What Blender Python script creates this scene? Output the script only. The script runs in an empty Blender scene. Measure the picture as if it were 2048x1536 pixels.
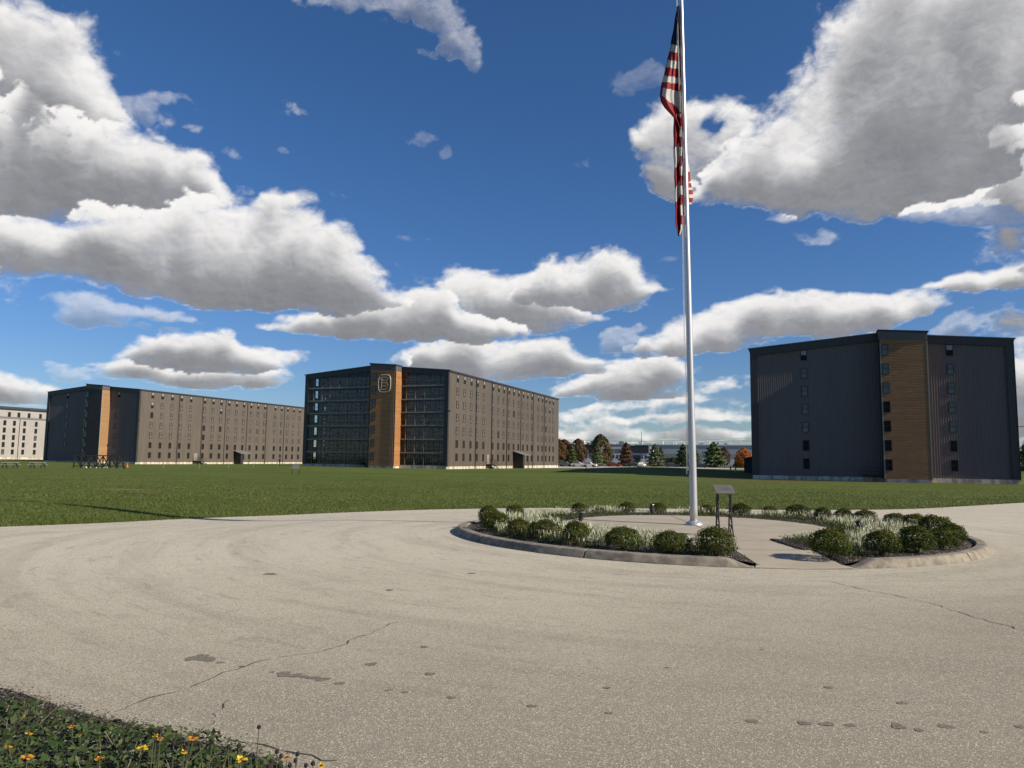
import bpy, math, random
import numpy as np
from mathutils import Vector, Matrix, geometry
random.seed(7)
RNG = np.random.default_rng(11)
R = math.radians
scene = bpy.context.scene
col = scene.collection

# ------------------------------------------------------------------ camera
FPX = 1500.0
PITCH = math.atan(150 / 1500.0)
ROLL = math.atan(.012)
r0 = Vector((1, 0, 0)); u0 = Vector((0, -math.sin(PITCH), math.cos(PITCH))); fw = Vector((0, math.cos(PITCH), math.sin(PITCH)))
cr = r0 * math.cos(ROLL) + u0 * math.sin(ROLL)
cu = -r0 * math.sin(ROLL) + u0 * math.cos(ROLL)
EYE = Vector((0, 0, 1.6))
cam_d = bpy.data.cameras.new('camera')
cam = bpy.data.objects.new('camera', cam_d); col.objects.link(cam)
cam_d.sensor_fit = 'HORIZONTAL'; cam_d.sensor_width = 36.0
cam_d.lens = 36.0 * FPX / 2048.0
cam_d.clip_start = .05; cam_d.clip_end = 30000
m = Matrix((cr, cu, -fw)).transposed().to_4x4(); m.translation = EYE
cam.matrix_world = m
scene.camera = cam

# ------------------------------------------------------------------ light
SUN_EL = R(31); SUN_AZ = R(-23.8)          # azimuth counted from +X towards +Y
sdir = Vector((math.cos(SUN_EL) * math.cos(SUN_AZ), math.cos(SUN_EL) * math.sin(SUN_AZ), math.sin(SUN_EL)))
w = bpy.data.worlds.new('World'); scene.world = w; w.use_nodes = True
nt = w.node_tree
sky = nt.nodes.new('ShaderNodeTexSky'); sky.sky_type = 'NISHITA'; sky.sun_disc = False
sky.sun_elevation = SUN_EL; sky.sun_rotation = math.pi / 2 - SUN_AZ
sky.air_density = 1.0; sky.dust_density = 0.3; sky.ozone_density = 3.0; sky.altitude = 200
bg = nt.nodes['Background']; bg.inputs['Strength'].default_value = .078
hs = nt.nodes.new('ShaderNodeHueSaturation'); hs.inputs['Saturation'].default_value = 1.21; hs.inputs['Hue'].default_value = .505
nt.links.new(sky.outputs[0], hs.inputs['Color'])
_tc = nt.nodes.new('ShaderNodeTexCoord'); _sp = nt.nodes.new('ShaderNodeSeparateXYZ'); nt.links.new(_tc.outputs['Generated'], _sp.inputs[0])
_rp = nt.nodes.new('ShaderNodeValToRGB'); nt.links.new(_sp.outputs[2], _rp.inputs[0])
_e = _rp.color_ramp.elements; _e[0].position = 0.0; _e[0].color = (.68, .77, .94, 1); _e[1].position = .5; _e[1].color = (.86, .93, 1, 1)
for _p, _c in ((.06, (.62, .72, .93, 1)), (.2, (.72, .83, 1.0, 1))):
    _q = _e.new(_p); _q.color = _c
_mx = nt.nodes.new('ShaderNodeMix'); _mx.data_type = 'RGBA'; _mx.blend_type = 'MULTIPLY'; _mx.inputs[0].default_value = 1
nt.links.new(hs.outputs[0], _mx.inputs[6]); nt.links.new(_rp.outputs[0], _mx.inputs[7]); nt.links.new(_mx.outputs[2], bg.inputs['Color'])
sl = bpy.data.lights.new('sun', 'SUN'); sl.energy = 5.0; sl.angle = R(.53); sl.color = (1, .90, .75)
so = bpy.data.objects.new('sun', sl); col.objects.link(so)
so.rotation_euler = sdir.to_track_quat('Z', 'Y').to_euler(); so.location = (30, -20, 40)
scene.view_settings.view_transform = 'Standard'; scene.view_settings.look = 'None'
scene.view_settings.gamma = 1; scene.view_settings.exposure = 0.35
scene.cycles.max_bounces = 6; scene.cycles.transparent_max_bounces = 16
scene.cycles.use_denoising = True

# ------------------------------------------------------------------ helpers
def ray(px, py):
    return (fw + cr * ((px - 1024) / FPX) - cu * ((py - 768) / FPX)).normalized()
def gp(px, py, z=0.):
    d = ray(px, py); return EYE + d * ((z - EYE.z) / d.z)
def at(px, py, Y):
    d = ray(px, py); return EYE + d * (Y / d.y)

def tag(o, label=None, cat=None, group=None, kind=None):
    if label: o['label'] = label
    if cat: o['category'] = cat
    if group: o['group'] = group
    if kind: o['kind'] = kind
    return o
def empty(name, loc=(0, 0, 0), rz=0):
    o = bpy.data.objects.new(name, None); col.objects.link(o)
    o.location = loc; o.rotation_euler = (0, 0, rz); o.empty_display_size = .2
    return o
def copy_tree(o, parent=None):
    c = o.copy(); col.objects.link(c)
    if parent is not None: c.parent = parent
    for ch in list(o.children): copy_tree(ch, c)
    return c

class MB:
    def __init__(s): s.v = []; s.f = []; s.m = []
    def face(s, pts, mi=0):
        n = len(s.v); s.v += [tuple(p) for p in pts]; s.f.append(tuple(range(n, n + len(pts)))); s.m.append(mi); return s
    def box(s, x0, x1, y0, y1, z0, z1, mi=0):
        n = len(s.v)
        s.v += [(x0, y0, z0), (x1, y0, z0), (x1, y1, z0), (x0, y1, z0), (x0, y0, z1), (x1, y0, z1), (x1, y1, z1), (x0, y1, z1)]
        for q in ((0, 3, 2, 1), (4, 5, 6, 7), (0, 1, 5, 4), (1, 2, 6, 5), (2, 3, 7, 6), (3, 0, 4, 7)):
            s.f.append(tuple(n + i for i in q)); s.m.append(mi)
        return s
    def hexa(s, p, mi=0):      # eight corners: four below, four above, both counterclockwise
        n = len(s.v); s.v += [tuple(q) for q in p]
        for q in ((0, 3, 2, 1), (4, 5, 6, 7), (0, 1, 5, 4), (1, 2, 6, 5), (2, 3, 7, 6), (3, 0, 4, 7)):
            s.f.append(tuple(n + i for i in q)); s.m.append(mi)
        return s
    def bar(s, a, b, wd, ht=None, mi=0):      # rectangular bar from a to b
        a = Vector(a); b = Vector(b); ht = ht or wd
        d = (b - a).normalized(); up = Vector((0, 0, 1)) if abs(d.z) < .95 else Vector((0, 1, 0))
        x = d.cross(up).normalized() * wd / 2; y = x.cross(d).normalized() * ht / 2
        return s.hexa([a - x - y, a + x - y, b + x - y, b - x - y, a - x + y, a + x + y, b + x + y, b - x + y], mi)
    def tube(s, pts, rad, n=8, mi=0, caps=True):
        pts = [Vector(p) for p in pts]; rad = rad if hasattr(rad, '__len__') else [rad] * len(pts)
        base = len(s.v)
        for i, p in enumerate(pts):
            d = (pts[min(i + 1, len(pts) - 1)] - pts[max(i - 1, 0)]).normalized()
            up = Vector((0, 0, 1)) if abs(d.z) < .9 else Vector((1, 0, 0))
            x = d.cross(up).normalized(); y = x.cross(d)
            for k in range(n):
                t = 2 * math.pi * k / n
                s.v.append(tuple(p + (x * math.cos(t) + y * math.sin(t)) * rad[i]))
        for i in range(len(pts) - 1):
            for k in range(n):
                a = base + i * n + k; b = base + i * n + (k + 1) % n
                s.f.append((a, b, b + n, a + n)); s.m.append(mi)
        if caps:
            s.f.append(tuple(base + k for k in range(n))[::-1]); s.m.append(mi)
            e = base + (len(pts) - 1) * n; s.f.append(tuple(e + k for k in range(n))); s.m.append(mi)
        return s
    def build(s, name, mats, parent=None, smooth=False, loc=None):
        me = bpy.data.meshes.new(name); me.from_pydata(s.v, [], s.f)
        if not isinstance(mats, (list, tuple)): mats = [mats]
        for q in mats: me.materials.append(q)
        me.polygons.foreach_set('material_index', s.m)
        if smooth: me.polygons.foreach_set('use_smooth', [True] * len(s.f))
        me.update()
        o = bpy.data.objects.new(name, me); col.objects.link(o)
        if parent is not None: o.parent = parent
        if loc is not None: o.location = loc
        return o

def np_mesh(name, V, F, mats, mi=None, parent=None, smooth=False):
    """V (n,3), F (m,k) arrays"""
    me = bpy.data.meshes.new(name); k = F.shape[1]
    me.vertices.add(len(V)); me.vertices.foreach_set('co', V.astype(np.float32).ravel())
    me.loops.add(F.size); me.loops.foreach_set('vertex_index', F.astype(np.int32).ravel())
    me.polygons.add(len(F)); me.polygons.foreach_set('loop_start', np.arange(0, F.size, k, dtype=np.int32))
    if not isinstance(mats, (list, tuple)): mats = [mats]
    for q in mats: me.materials.append(q)
    if mi is not None: me.polygons.foreach_set('material_index', mi.astype(np.int32))
    if smooth: me.polygons.foreach_set('use_smooth', np.ones(len(F), dtype=bool))
    me.update(calc_edges=True); me.validate()
    o = bpy.data.objects.new(name, me); col.objects.link(o)
    if parent is not None: o.parent = parent
    return o

def leaf_quads(P, size, rng, asp=.6, up=0., outward=None):
    """small leaf faces at points P with random tilt"""
    n = len(P)
    a = rng.normal(size=(n, 3)); a[:, 2] += up
    if outward is not None:
        nrm = outward + rng.normal(size=(n, 3)) * .55
    else:
        nrm = rng.normal(size=(n, 3))
    nrm /= np.linalg.norm(nrm, axis=1)[:, None] + 1e-9
    a -= (a * nrm).sum(1)[:, None] * nrm; a /= np.linalg.norm(a, axis=1)[:, None] + 1e-9
    b = np.cross(nrm, a)
    s = (np.asarray(size) * rng.uniform(.65, 1.35, n))[:, None]
    V = np.stack([P - a * s * .5, P + b * s * asp * .5, P + a * s * .5, P - b * s * asp * .5], 1).reshape(-1, 3)
    F = np.arange(4 * n).reshape(n, 4)
    return V, F

# ---- materials
def new_mat(name):
    mt = bpy.data.materials.new(name); mt.use_nodes = True
    return mt, mt.node_tree, mt.node_tree.nodes['Principled BSDF']
def N(nt, t, **kw):
    n = nt.nodes.new(t)
    for k, v in kw.items():
        if k in ('operation', 'blend_type', 'data_type', 'noise_dimensions', 'feature', 'attribute_name', 'wave_type', 'bands_direction', 'interpolation_type', 'distance', 'rings_direction'): setattr(n, k, v)
        else: n.inputs[k].default_value = v
    return n
def L(nt, a, b): nt.links.new(a, b)
def math_n(nt, op, a, b=None, c=None):
    n = nt.nodes.new('ShaderNodeMath'); n.operation = op
    for i, q in enumerate((a, b, c)):
        if q is None: continue
        if isinstance(q, (int, float)): n.inputs[i].default_value = q
        else: nt.links.new(q, n.inputs[i])
    return n.outputs[0]
def mixc(nt, f, a, b, bt='MIX'):
    n = nt.nodes.new('ShaderNodeMix'); n.data_type = 'RGBA'; n.blend_type = bt
    for i, q in ((0, f), (6, a), (7, b)):
        if isinstance(q, (int, float)): n.inputs[i].default_value = q
        elif isinstance(q, (tuple, list)): n.inputs[i].default_value = (*q[:3], 1)
        else: nt.links.new(q, n.inputs[i])
    return n.outputs[2]
def coords(nt, scale=(1, 1, 1), kind='Object', rot=(0, 0, 0)):
    tc = nt.nodes.new('ShaderNodeTexCoord'); mp = nt.nodes.new('ShaderNodeMapping')
    mp.inputs['Scale'].default_value = scale; mp.inputs['Rotation'].default_value = rot
    nt.links.new(tc.outputs[kind], mp.inputs[0]); return mp.outputs[0]
def noise(nt, vec, scale, detail=4, rough=.55, dist=0.):
    n = N(nt, 'ShaderNodeTexNoise', Scale=scale, Detail=detail, Roughness=rough, Distortion=dist)
    nt.links.new(vec, n.inputs['Vector']); return n.outputs['Fac']
def maprange(nt, v, a, b, c=0., d=1., smooth=True):
    n = nt.nodes.new('ShaderNodeMapRange')
    if smooth: n.interpolation_type = 'SMOOTHSTEP'
    nt.links.new(v, n.inputs[0])
    for i, q in enumerate((a, b, c, d)): n.inputs[i + 1].default_value = q
    return n.outputs[0]
def mat(name, c, rough=.6, metal=0., var=.12, scale=3., vscale=(1, 1, 1), bump=0., bscale=30., c2=None, spec=.5):
    mt, nt, b = new_mat(name)
    v = coords(nt, vscale); f = noise(nt, v, scale, 5, .6)
    f = maprange(nt, f, .3, .7)
    hi = tuple(min(1, x * (1 + var)) for x in c); lo = c2 or tuple(x * (1 - var) for x in c)
    L(nt, mixc(nt, f, lo, hi), b.inputs['Base Color'])
    b.inputs['Roughness'].default_value = rough; b.inputs['Metallic'].default_value = metal
    b.inputs['Specular IOR Level'].default_value = spec
    if bump:
        bn = N(nt, 'ShaderNodeBump', Strength=bump, Distance=.02)
        L(nt, noise(nt, v, bscale, 4), bn.inputs['Height']); L(nt, bn.outputs[0], b.inputs['Normal'])
    return mt
def leaf_mat(name, c1, c2, c3=None, rough=.55, trans=.25, scale=2.0):
    """leaf colour varies leaf by leaf and by clump"""
    mt, nt, b = new_mat(name)
    g = nt.nodes.new('ShaderNodeNewGeometry'); oi = nt.nodes.new('ShaderNodeObjectInfo')
    f = mixc(nt, g.outputs['Random Per Island'], c1, c2)
    if c3:
        nn = maprange(nt, noise(nt, coords(nt), scale, 3), .45, .62)
        f = mixc(nt, nn, f, c3)
    hv = math_n(nt, 'MULTIPLY_ADD', oi.outputs['Random'], .3, .85)
    f2 = mixc(nt, 1.0, f, (1, 1, 1), 'MULTIPLY')
    mul = nt.nodes.new('ShaderNodeVectorMath'); mul.operation = 'SCALE'
    L(nt, f2, mul.inputs[0]); L(nt, hv, mul.inputs['Scale'])
    L(nt, mul.outputs[0], b.inputs['Base Color']); b.inputs['Roughness'].default_value = rough
    b.inputs['Specular IOR Level'].default_value = .3
    tr = nt.nodes.new('ShaderNodeBsdfTranslucent'); L(nt, mul.outputs[0], tr.inputs[0])
    mx = nt.nodes.new('ShaderNodeMixShader'); mx.inputs[0].default_value = trans
    L(nt, b.outputs[0], mx.inputs[1]); L(nt, tr.outputs[0], mx.inputs[2])
    L(nt, mx.outputs[0], nt.nodes['Material Output'].inputs[0])
    return mt

M = {}
M['charcoal'] = mat('charcoal_metal_panel', (.108, .091, .093), .5, .0, .07, .5, (1, 1, .15))
M['dark_trim'] = mat('dark_trim_metal', (.034, .032, .033), .45, .0, .1, 1.)
M['dark_trim2'] = mat('dark_shed_metal', (.022, .020, .020), .6, .0, .1, 1.)
M['taupe'] = mat('taupe_metal_panel', (.118, .098, .079), .5, .0, .11, .9, (1, 1, .12))
M['pale_panel'] = mat('pale_metal_panel', (.36, .34, .31), .5, .0, .05, .35)
M['band'] = mat('grey_band', (.16, .16, .165), .5)
M['beam'] = mat('taupe_floor_beam', (.25, .22, .185), .6)
M['mullion'] = mat('taupe_mullion', (.20, .18, .155), .5)
M['frame'] = mat('dark_window_frame', (.014, .014, .015), .5)
M['void'] = mat('open_window_dark', (.004, .004, .004), .9)
M['pane_dark'] = mat('dark_brown_pane', (.020, .012, .008), .22, .0, .4, .7, spec=.4)
M['pane_grey'] = mat('grey_brown_pane', (.125, .112, .10), .3, .0, .35, .45, c2=(.07, .055, .045))
M['pane_pale'] = mat('pale_sash_pane', (.26, .26, .26), .25, .0, .2, .6)
M['pane_blue'] = mat('bluish_sash_pane', (.085, .095, .11), .15, .0, .4, .5)
M['roof'] = mat('standing_seam_roof', (.10, .10, .105), .4, .2)
M['shed_roof'] = mat('shed_roof_metal', (.20, .19, .18), .5, .2)
M['interior'] = mat('dark_timber_interior', (.05, .042, .035), .9)
M['rack'] = mat('aged_rack_timber', (.42, .36, .30), .85, .0, .4, .6)
M['barrel'] = mat('aged_barrel_oak', (.48, .37, .27), .75, .0, .5, .8)
M['door'] = mat('taupe_steel_door', (.25, .215, .18), .5)
M['steel_dark'] = mat('black_steel', (.015, .015, .016), .5)
M['sign_metal'] = mat('brushed_sign_metal', (.50, .47, .40), .35, .3, .08)
M['alu'] = mat('satin_aluminium', (.50, .50, .50), .42, .6, .06, 2., (1, 1, .2))

def mat_found():
    mt, nt, b = new_mat('stained_concrete_foundation')
    v = coords(nt, (1, 1, .35)); f = maprange(nt, noise(nt, v, .9, 5, .7), .42, .56)
    v2 = coords(nt); f2 = maprange(nt, noise(nt, v2, 6, 4), .35, .65)
    c = mixc(nt, f, (.34, .29, .22), (.66, .60, .48)); c = mixc(nt, math_n(nt, 'MULTIPLY', f2, .3), c, (.3, .27, .22))
    L(nt, c, b.inputs['Base Color']); b.inputs['Roughness'].default_value = .85
    return mt
M['found'] = mat_found()
def mat_planks(name, ca, cb, cc):
    mt, nt, b = new_mat(name)
    tc = nt.nodes.new('ShaderNodeTexCoord'); sep = nt.nodes.new('ShaderNodeSeparateXYZ'); L(nt, tc.outputs['Object'], sep.inputs[0])
    row = math_n(nt, 'FLOOR', math_n(nt, 'DIVIDE', sep.outputs[2], .215))
    seg = math_n(nt, 'FLOOR', math_n(nt, 'ADD', math_n(nt, 'DIVIDE', sep.outputs[0], 2.9), math_n(nt, 'MULTIPLY', row, .37)))
    cmb = nt.nodes.new('ShaderNodeCombineXYZ'); L(nt, row, cmb.inputs[0]); L(nt, seg, cmb.inputs[1])
    wn = nt.nodes.new('ShaderNodeTexWhiteNoise'); wn.noise_dimensions = '2D'; L(nt, cmb.outputs[0], wn.inputs[0])
    gr = noise(nt, coords(nt, (.5, .5, 9)), 2.2, 5, .65)
    st = maprange(nt, noise(nt, coords(nt, (.35, .35, .12)), 1.0, 3), .35, .7)
    c = mixc(nt, wn.outputs[0], ca, cb); c = mixc(nt, maprange(nt, gr, .35, .7), c, cc); 
    c = mixc(nt, math_n(nt, 'MULTIPLY', st, .3), c, cc)
    L(nt, c, b.inputs['Base Color']); b.inputs['Roughness'].default_value = .6
    return mt
M['planks'] = mat_planks('orange_brown_planks', (.52, .25, .085), (.36, .165, .055), (.25, .11, .04))
M['planks_grey'] = mat_planks('weathered_planks', (.34, .175, .07), (.25, .125, .05), (.17, .085, .036))
M['planks_dark'] = mat_planks('shaded_front_planks', (.055, .042, .034), (.040, .030, .025), (.028, .022, .018))  # left tower's shaded front: the shade is put into a darker plank colour
M['planks_side'] = mat_planks('light_orange_planks', (.42, .24, .11), (.32, .18, .08), (.24, .13, .055))

def mat_glass():
    mt, nt, b = new_mat('curtain_glass')
    nt.nodes.remove(b)
    t = nt.nodes.new('ShaderNodeBsdfTransparent'); t.inputs[0].default_value = (.80, .82, .82, 1)
    g = nt.nodes.new('ShaderNodeBsdfGlossy'); g.inputs['Roughness'].default_value = .03; g.inputs[0].default_value = (.9, .95, 1, 1)
    fr = nt.nodes.new('ShaderNodeFresnel'); fr.inputs[0].default_value = 1.55
    bn = N(nt, 'ShaderNodeBump', Strength=.12, Distance=.05); L(nt, noise(nt, coords(nt), .8, 2), bn.inputs['Height']); L(nt, bn.outputs[0], g.inputs['Normal'])
    mx = nt.nodes.new('ShaderNodeMixShader'); L(nt, math_n(nt, 'MULTIPLY', fr.outputs[0], .75), mx.inputs[0])
    L(nt, t.outputs[0], mx.inputs[1]); L(nt, g.outputs[0], mx.inputs[2]); L(nt, mx.outputs[0], nt.nodes['Material Output'].inputs[0])
    return mt
M['glass'] = mat_glass()

# ------------------------------------------------------------------ terrain
CTRL = np.array([(0, 0, 0), (-10, 0, 0), (10, 0, 0), (-4, 5, 0), (4, 8, 0), (0, 11, 0), (9, 12, 0), (-1.3, 16.8, 0), (4.2, 11, 0), (4.2, 22.5, -.05), (10, 18, 0),
    (-1.2, 20.1, -.1), (-4.5, 21.7, -.2), (-9.7, 24.0, -.40), (-12.3, 25.4, -.25), (-17.5, 27.5, -.12), (-12, 17.8, -.15), (-8, 15, -.06), (-11.3, 20.9, -.3),
    (-7.8, 25.8, -.42), (-3.3, 28.5, -.4), (0, 30, -.36), (10.4, 29.4, -.25), (16, 29, -.1), (23, 34, -.1), (14, 20, 0), (26, 20, 0), (-25, 10, -.1), (-40, 20, -.1),
    (-43, 157, -.34), (-12, 145, -.5), (12.7, 215, -.7), (35, 110, -.88), (66, 98, -.9), (50, 104, -.9), (-95, 193, -.86), (-127, 205, -.5), (-71, 258, -.8), (-165, 240, -.3),
    (30, 235, -.45), (60, 290, .0), (120, 300, .1), (0, 330, 0), (0, 60, -.55), (-30, 60, -.3), (-60, 80, -.35), (30, 60, -.6), (-60, 115, -.45), (10, 90, -.7), (-25, 90, -.45),
    (-28, 130, -.42), (3, 118, -.6), (21, 138, .34), (29, 140, .40), (36, 142, .2), (30, 121, -.45), (12, 150, -.2), (48, 150, -.3), (24, 168, -.25), (-250, 100, 0), (250, 100, 0), (0, -150, 0), (-200, -100, 0), (200, -100, 0), (-300, 400, 0), (300, 400, 0), (0, 550, 0), (0, 800, 0), (-500, 200, 0), (500, 200, 0)], float)
def _U(r2): return np.where(r2 > 1e-9, r2 * np.log(r2 + 1e-12), 0.)
def _tps():
    X = CTRL[:, :2] / 100.; n = len(X)
    K = _U(((X[:, None] - X[None]) ** 2).sum(2)) + np.eye(n) * 2e-5
    Pm = np.c_[np.ones(n), X]; A = np.zeros((n + 3, n + 3)); A[:n, :n] = K; A[:n, n:] = Pm; A[n:, :n] = Pm.T
    return np.linalg.solve(A, np.r_[CTRL[:, 2], 0, 0, 0])
_W = _tps()
def zt(x, y):
    x = np.atleast_1d(np.asarray(x, float)); y = np.atleast_1d(np.asarray(y, float)); sh = x.shape
    Q = np.c_[x.ravel(), y.ravel()] / 100.; out = np.empty(len(Q)); X = CTRL[:, :2] / 100.
    for i in range(0, len(Q), 20000):
        q = Q[i:i + 20000]
        out[i:i + 20000] = _U(((q[:, None] - X[None]) ** 2).sum(2)) @ _W[:-3] + np.c_[np.ones(len(q)), q] @ _W[-3:]
    fade = np.clip((np.hypot(Q[:, 0], Q[:, 1] - 1.2) - 3.2) / 1.6, 0, 1)
    return (out * (1 - fade)).reshape(sh)
def z1(x, y): return float(zt(x, y)[0])
def gt(px, py):
    """point of the terrain seen at a place of the photograph"""
    z = 0.
    for _ in range(12):
        p = gp(px, py, z); z = .5 * z + .5 * z1(p.x, p.y)
    p = gp(px, py, z); p.z = z1(p.x, p.y); return p

# lawn: one sheet out to the horizon
def axis(fine0, fine1, step, far):
    a = list(np.arange(fine0, fine1 + 1e-6, step)); s = step; x = fine1
    while x < far: s *= 1.09; x += s; a.append(x)
    s = step; x = fine0
    while x > -far: s *= 1.09; x -= s; a.insert(0, x)
    return np.array(a)
ax = axis(-32, 34, .6, 6000); ay = axis(-4, 46, .6, 6000)
XX, YY = np.meshgrid(ax, ay); ZZ = zt(XX, YY)
V = np.c_[XX.ravel(), YY.ravel(), ZZ.ravel()]
nx, ny = len(ax), len(ay)
I = (np.arange(ny - 1)[:, None] * nx + np.arange(nx - 1)[None]).ravel()
def mat_lawn():
    mt, nt, b = new_mat('mown_lawn')
    v = coords(nt)
    big = maprange(nt, noise(nt, v, .045, 5, .6), .35, .65)
    mid = maprange(nt, noise(nt, v, .45, 5, .65), .3, .7)
    fine = maprange(nt, noise(nt, v, 6, 5, .75), .3, .72)
    stripe = maprange(nt, noise(nt, coords(nt, (.12, 1.2, 1)), .35, 4, .6, 1.), .35, .65)
    c = mixc(nt, big, (.060, .094, .014), (.106, .138, .027))
    c = mixc(nt, math_n(nt, 'MULTIPLY', mid, .45), c, (.050, .080, .013))
    c = mixc(nt, math_n(nt, 'MULTIPLY', stripe, .35), c, (.112, .140, .032))
    c = mixc(nt, math_n(nt, 'MULTIPLY', fine, .5), c, (.125, .138, .042))
    # bare patches of earth with an outline of their own
    for (px, py, rx, ry, col_) in ((255, 979, 1.7, 1.1, (.19, .130, .065)), (300, 984, 1.1, .7, (.15, .105, .05)), (470, 995, 2.2, .5, (.13, .105, .045)), (560, 990, 1.4, .4, (.13, .105, .045)), (60, 1051, 1.6, .35, (.26, .22, .12))):
        p = gt(px, py)
        tc = nt.nodes.new('ShaderNodeTexCoord'); mp = nt.nodes.new('ShaderNodeMapping'); mp.vector_type = 'TEXTURE'
        mp.inputs['Location'].default_value = p; mp.inputs['Scale'].default_value = (rx, ry, 1); L(nt, tc.outputs['Object'], mp.inputs[0])
        ln = nt.nodes.new('ShaderNodeVectorMath'); ln.operation = 'LENGTH'; L(nt, mp.outputs[0], ln.inputs[0])
        d = math_n(nt, 'ADD', ln.outputs['Value'], math_n(nt, 'MULTIPLY', noise(nt, v, 1.6, 5, .7), 1.5))
        c = mixc(nt, maprange(nt, d, 1.75, 1.15), c, col_)
    for (cx_, cy_, rz_, rx, ry, col_) in ((50.3, 101.2, -21, 24, 3.6, (.105, .078, .036)), (-66, 172, 69, 60, 4, (.12, .105, .045)), (30, 103, -40, 12, 2.0, (.115, .09, .04))):
        tc = nt.nodes.new('ShaderNodeTexCoord'); mp = nt.nodes.new('ShaderNodeMapping'); mp.vector_type = 'TEXTURE'
        mp.inputs['Location'].default_value = (cx_, cy_, -.8); mp.inputs['Rotation'].default_value = (0, 0, R(rz_)); mp.inputs['Scale'].default_value = (rx, ry, 1e3); L(nt, tc.outputs['Object'], mp.inputs[0])
        ln = nt.nodes.new('ShaderNodeVectorMath'); ln.operation = 'LENGTH'; L(nt, mp.outputs[0], ln.inputs[0])
        d = math_n(nt, 'ADD', ln.outputs['Value'], math_n(nt, 'MULTIPLY', noise(nt, v, .5, 5, .7), .6))
        c = mixc(nt, math_n(nt, 'MULTIPLY', maprange(nt, d, 1.4, 1.05), .85), c, col_)
    L(nt, c, b.inputs['Base Color']); b.inputs['Roughness'].default_value = .9; b.inputs['Specular IOR Level'].default_value = .1
    bn = N(nt, 'ShaderNodeBump', Strength=.9, Distance=.06)
    h = math_n(nt, 'ADD', noise(nt, v, 9, 5, .8), math_n(nt, 'MULTIPLY', noise(nt, v, 1.5, 4, .6), 1.4))
    L(nt, h, bn.inputs['Height']); L(nt, bn.outputs[0], b.inputs['Normal'])
    return mt
M['lawn'] = mat_lawn()
lawn = np_mesh('lawn', V, np.c_[I, I + 1, I + nx + 1, I + nx], M['lawn'], smooth=True)
tag(lawn, kind='structure')

# drive
ICX, ICY, IR = 4.2, 16.75, 5.35            # planted island
far_edge = [(-45, 3), (-30, 5.5), (-20, 9.5), (-14.5, 13.6), (-11.94, 17.82), (-11.28, 20.92), (-9.88, 24.19), (-7.81, 25.9), (-5.86, 27.72), (-3.35, 29.5), (-.42, 30.1), (3, 30.1), (7, 29.8), (10.44, 29.2), (12.9, 28.5), (14.6, 28.4), (16.33, 29.16), (18.71, 30.84), (23.17, 34.19), (30, 40), (42, 50), (60, 62)]
near_edge = [(68, 52), (52, 38), (40, 26), (34, 12), (30, 0), (22, -10), (-18, -12), (-45, -8)]
def densify(P, step=.5, closed=True, wob=0.):
    out = []; n = len(P)
    for i in range(n if closed else n - 1):
        a = np.array(P[i]); b = np.array(P[(i + 1) % n]); k = max(1, int(np.hypot(*(b - a)) / step))
        for j in range(k): out.append(tuple(a + (b - a) * j / k + RNG.normal(size=2) * wob))
    return out
def chaikin(P, it=2):
    P = [np.array(p, float) for p in P]
    for _ in range(it):
        Q = [P[0]]
        for a, b in zip(P, P[1:]): Q += [a * .75 + b * .25, a * .25 + b * .75]
        P = Q + [P[-1]]
    return [tuple(p) for p in P]
road_poly = densify(chaikin(far_edge) + near_edge, .6, True, .015)
def inpoly(x, y, P):
    P = np.array(P); r = np.zeros(len(x), bool); j = len(P) - 1
    for i in range(len(P)):
        xi, yi = P[i]; xj, yj = P[j]
        c = ((yi > y) != (yj > y)) & (x < (xj - xi) * (y - yi) / (yj - yi + 1e-12) + xi)
        r ^= c; j = i
    return r
def sheet(name, poly, step, dz, mt, kind='structure', zf=None):
    P = np.array(poly); gx, gy = np.meshgrid(np.arange(P[:, 0].min(), P[:, 0].max(), step), np.arange(P[:, 1].min(), P[:, 1].max(), step))
    gx = gx.ravel(); gy = gy.ravel(); k = inpoly(gx, gy, poly); pts = [Vector(p) for p in poly] + [Vector((a, b)) for a, b in zip(gx[k], gy[k])]
    n = len(poly); vs, es, fs, _, _, _ = geometry.delaunay_2d_cdt(pts, [(i, (i + 1) % n) for i in range(n)], [], 1, 1e-4)
    A = np.array([(q.x, q.y) for q in vs]); Z = (zf or zt)(A[:, 0], A[:, 1]) + dz
    me = bpy.data.meshes.new(name); me.from_pydata([(a, b, c) for (a, b), c in zip(A, Z)], [], [tuple(f) for f in fs])
    me.materials.append(mt); me.polygons.foreach_set('use_smooth', [True] * len(me.polygons))
    o = bpy.data.objects.new(name, me); col.objects.link(o)
    if me.polygons and me.polygons[0].normal.z < 0: me.flip_normals()
    return tag(o, kind=kind)
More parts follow.
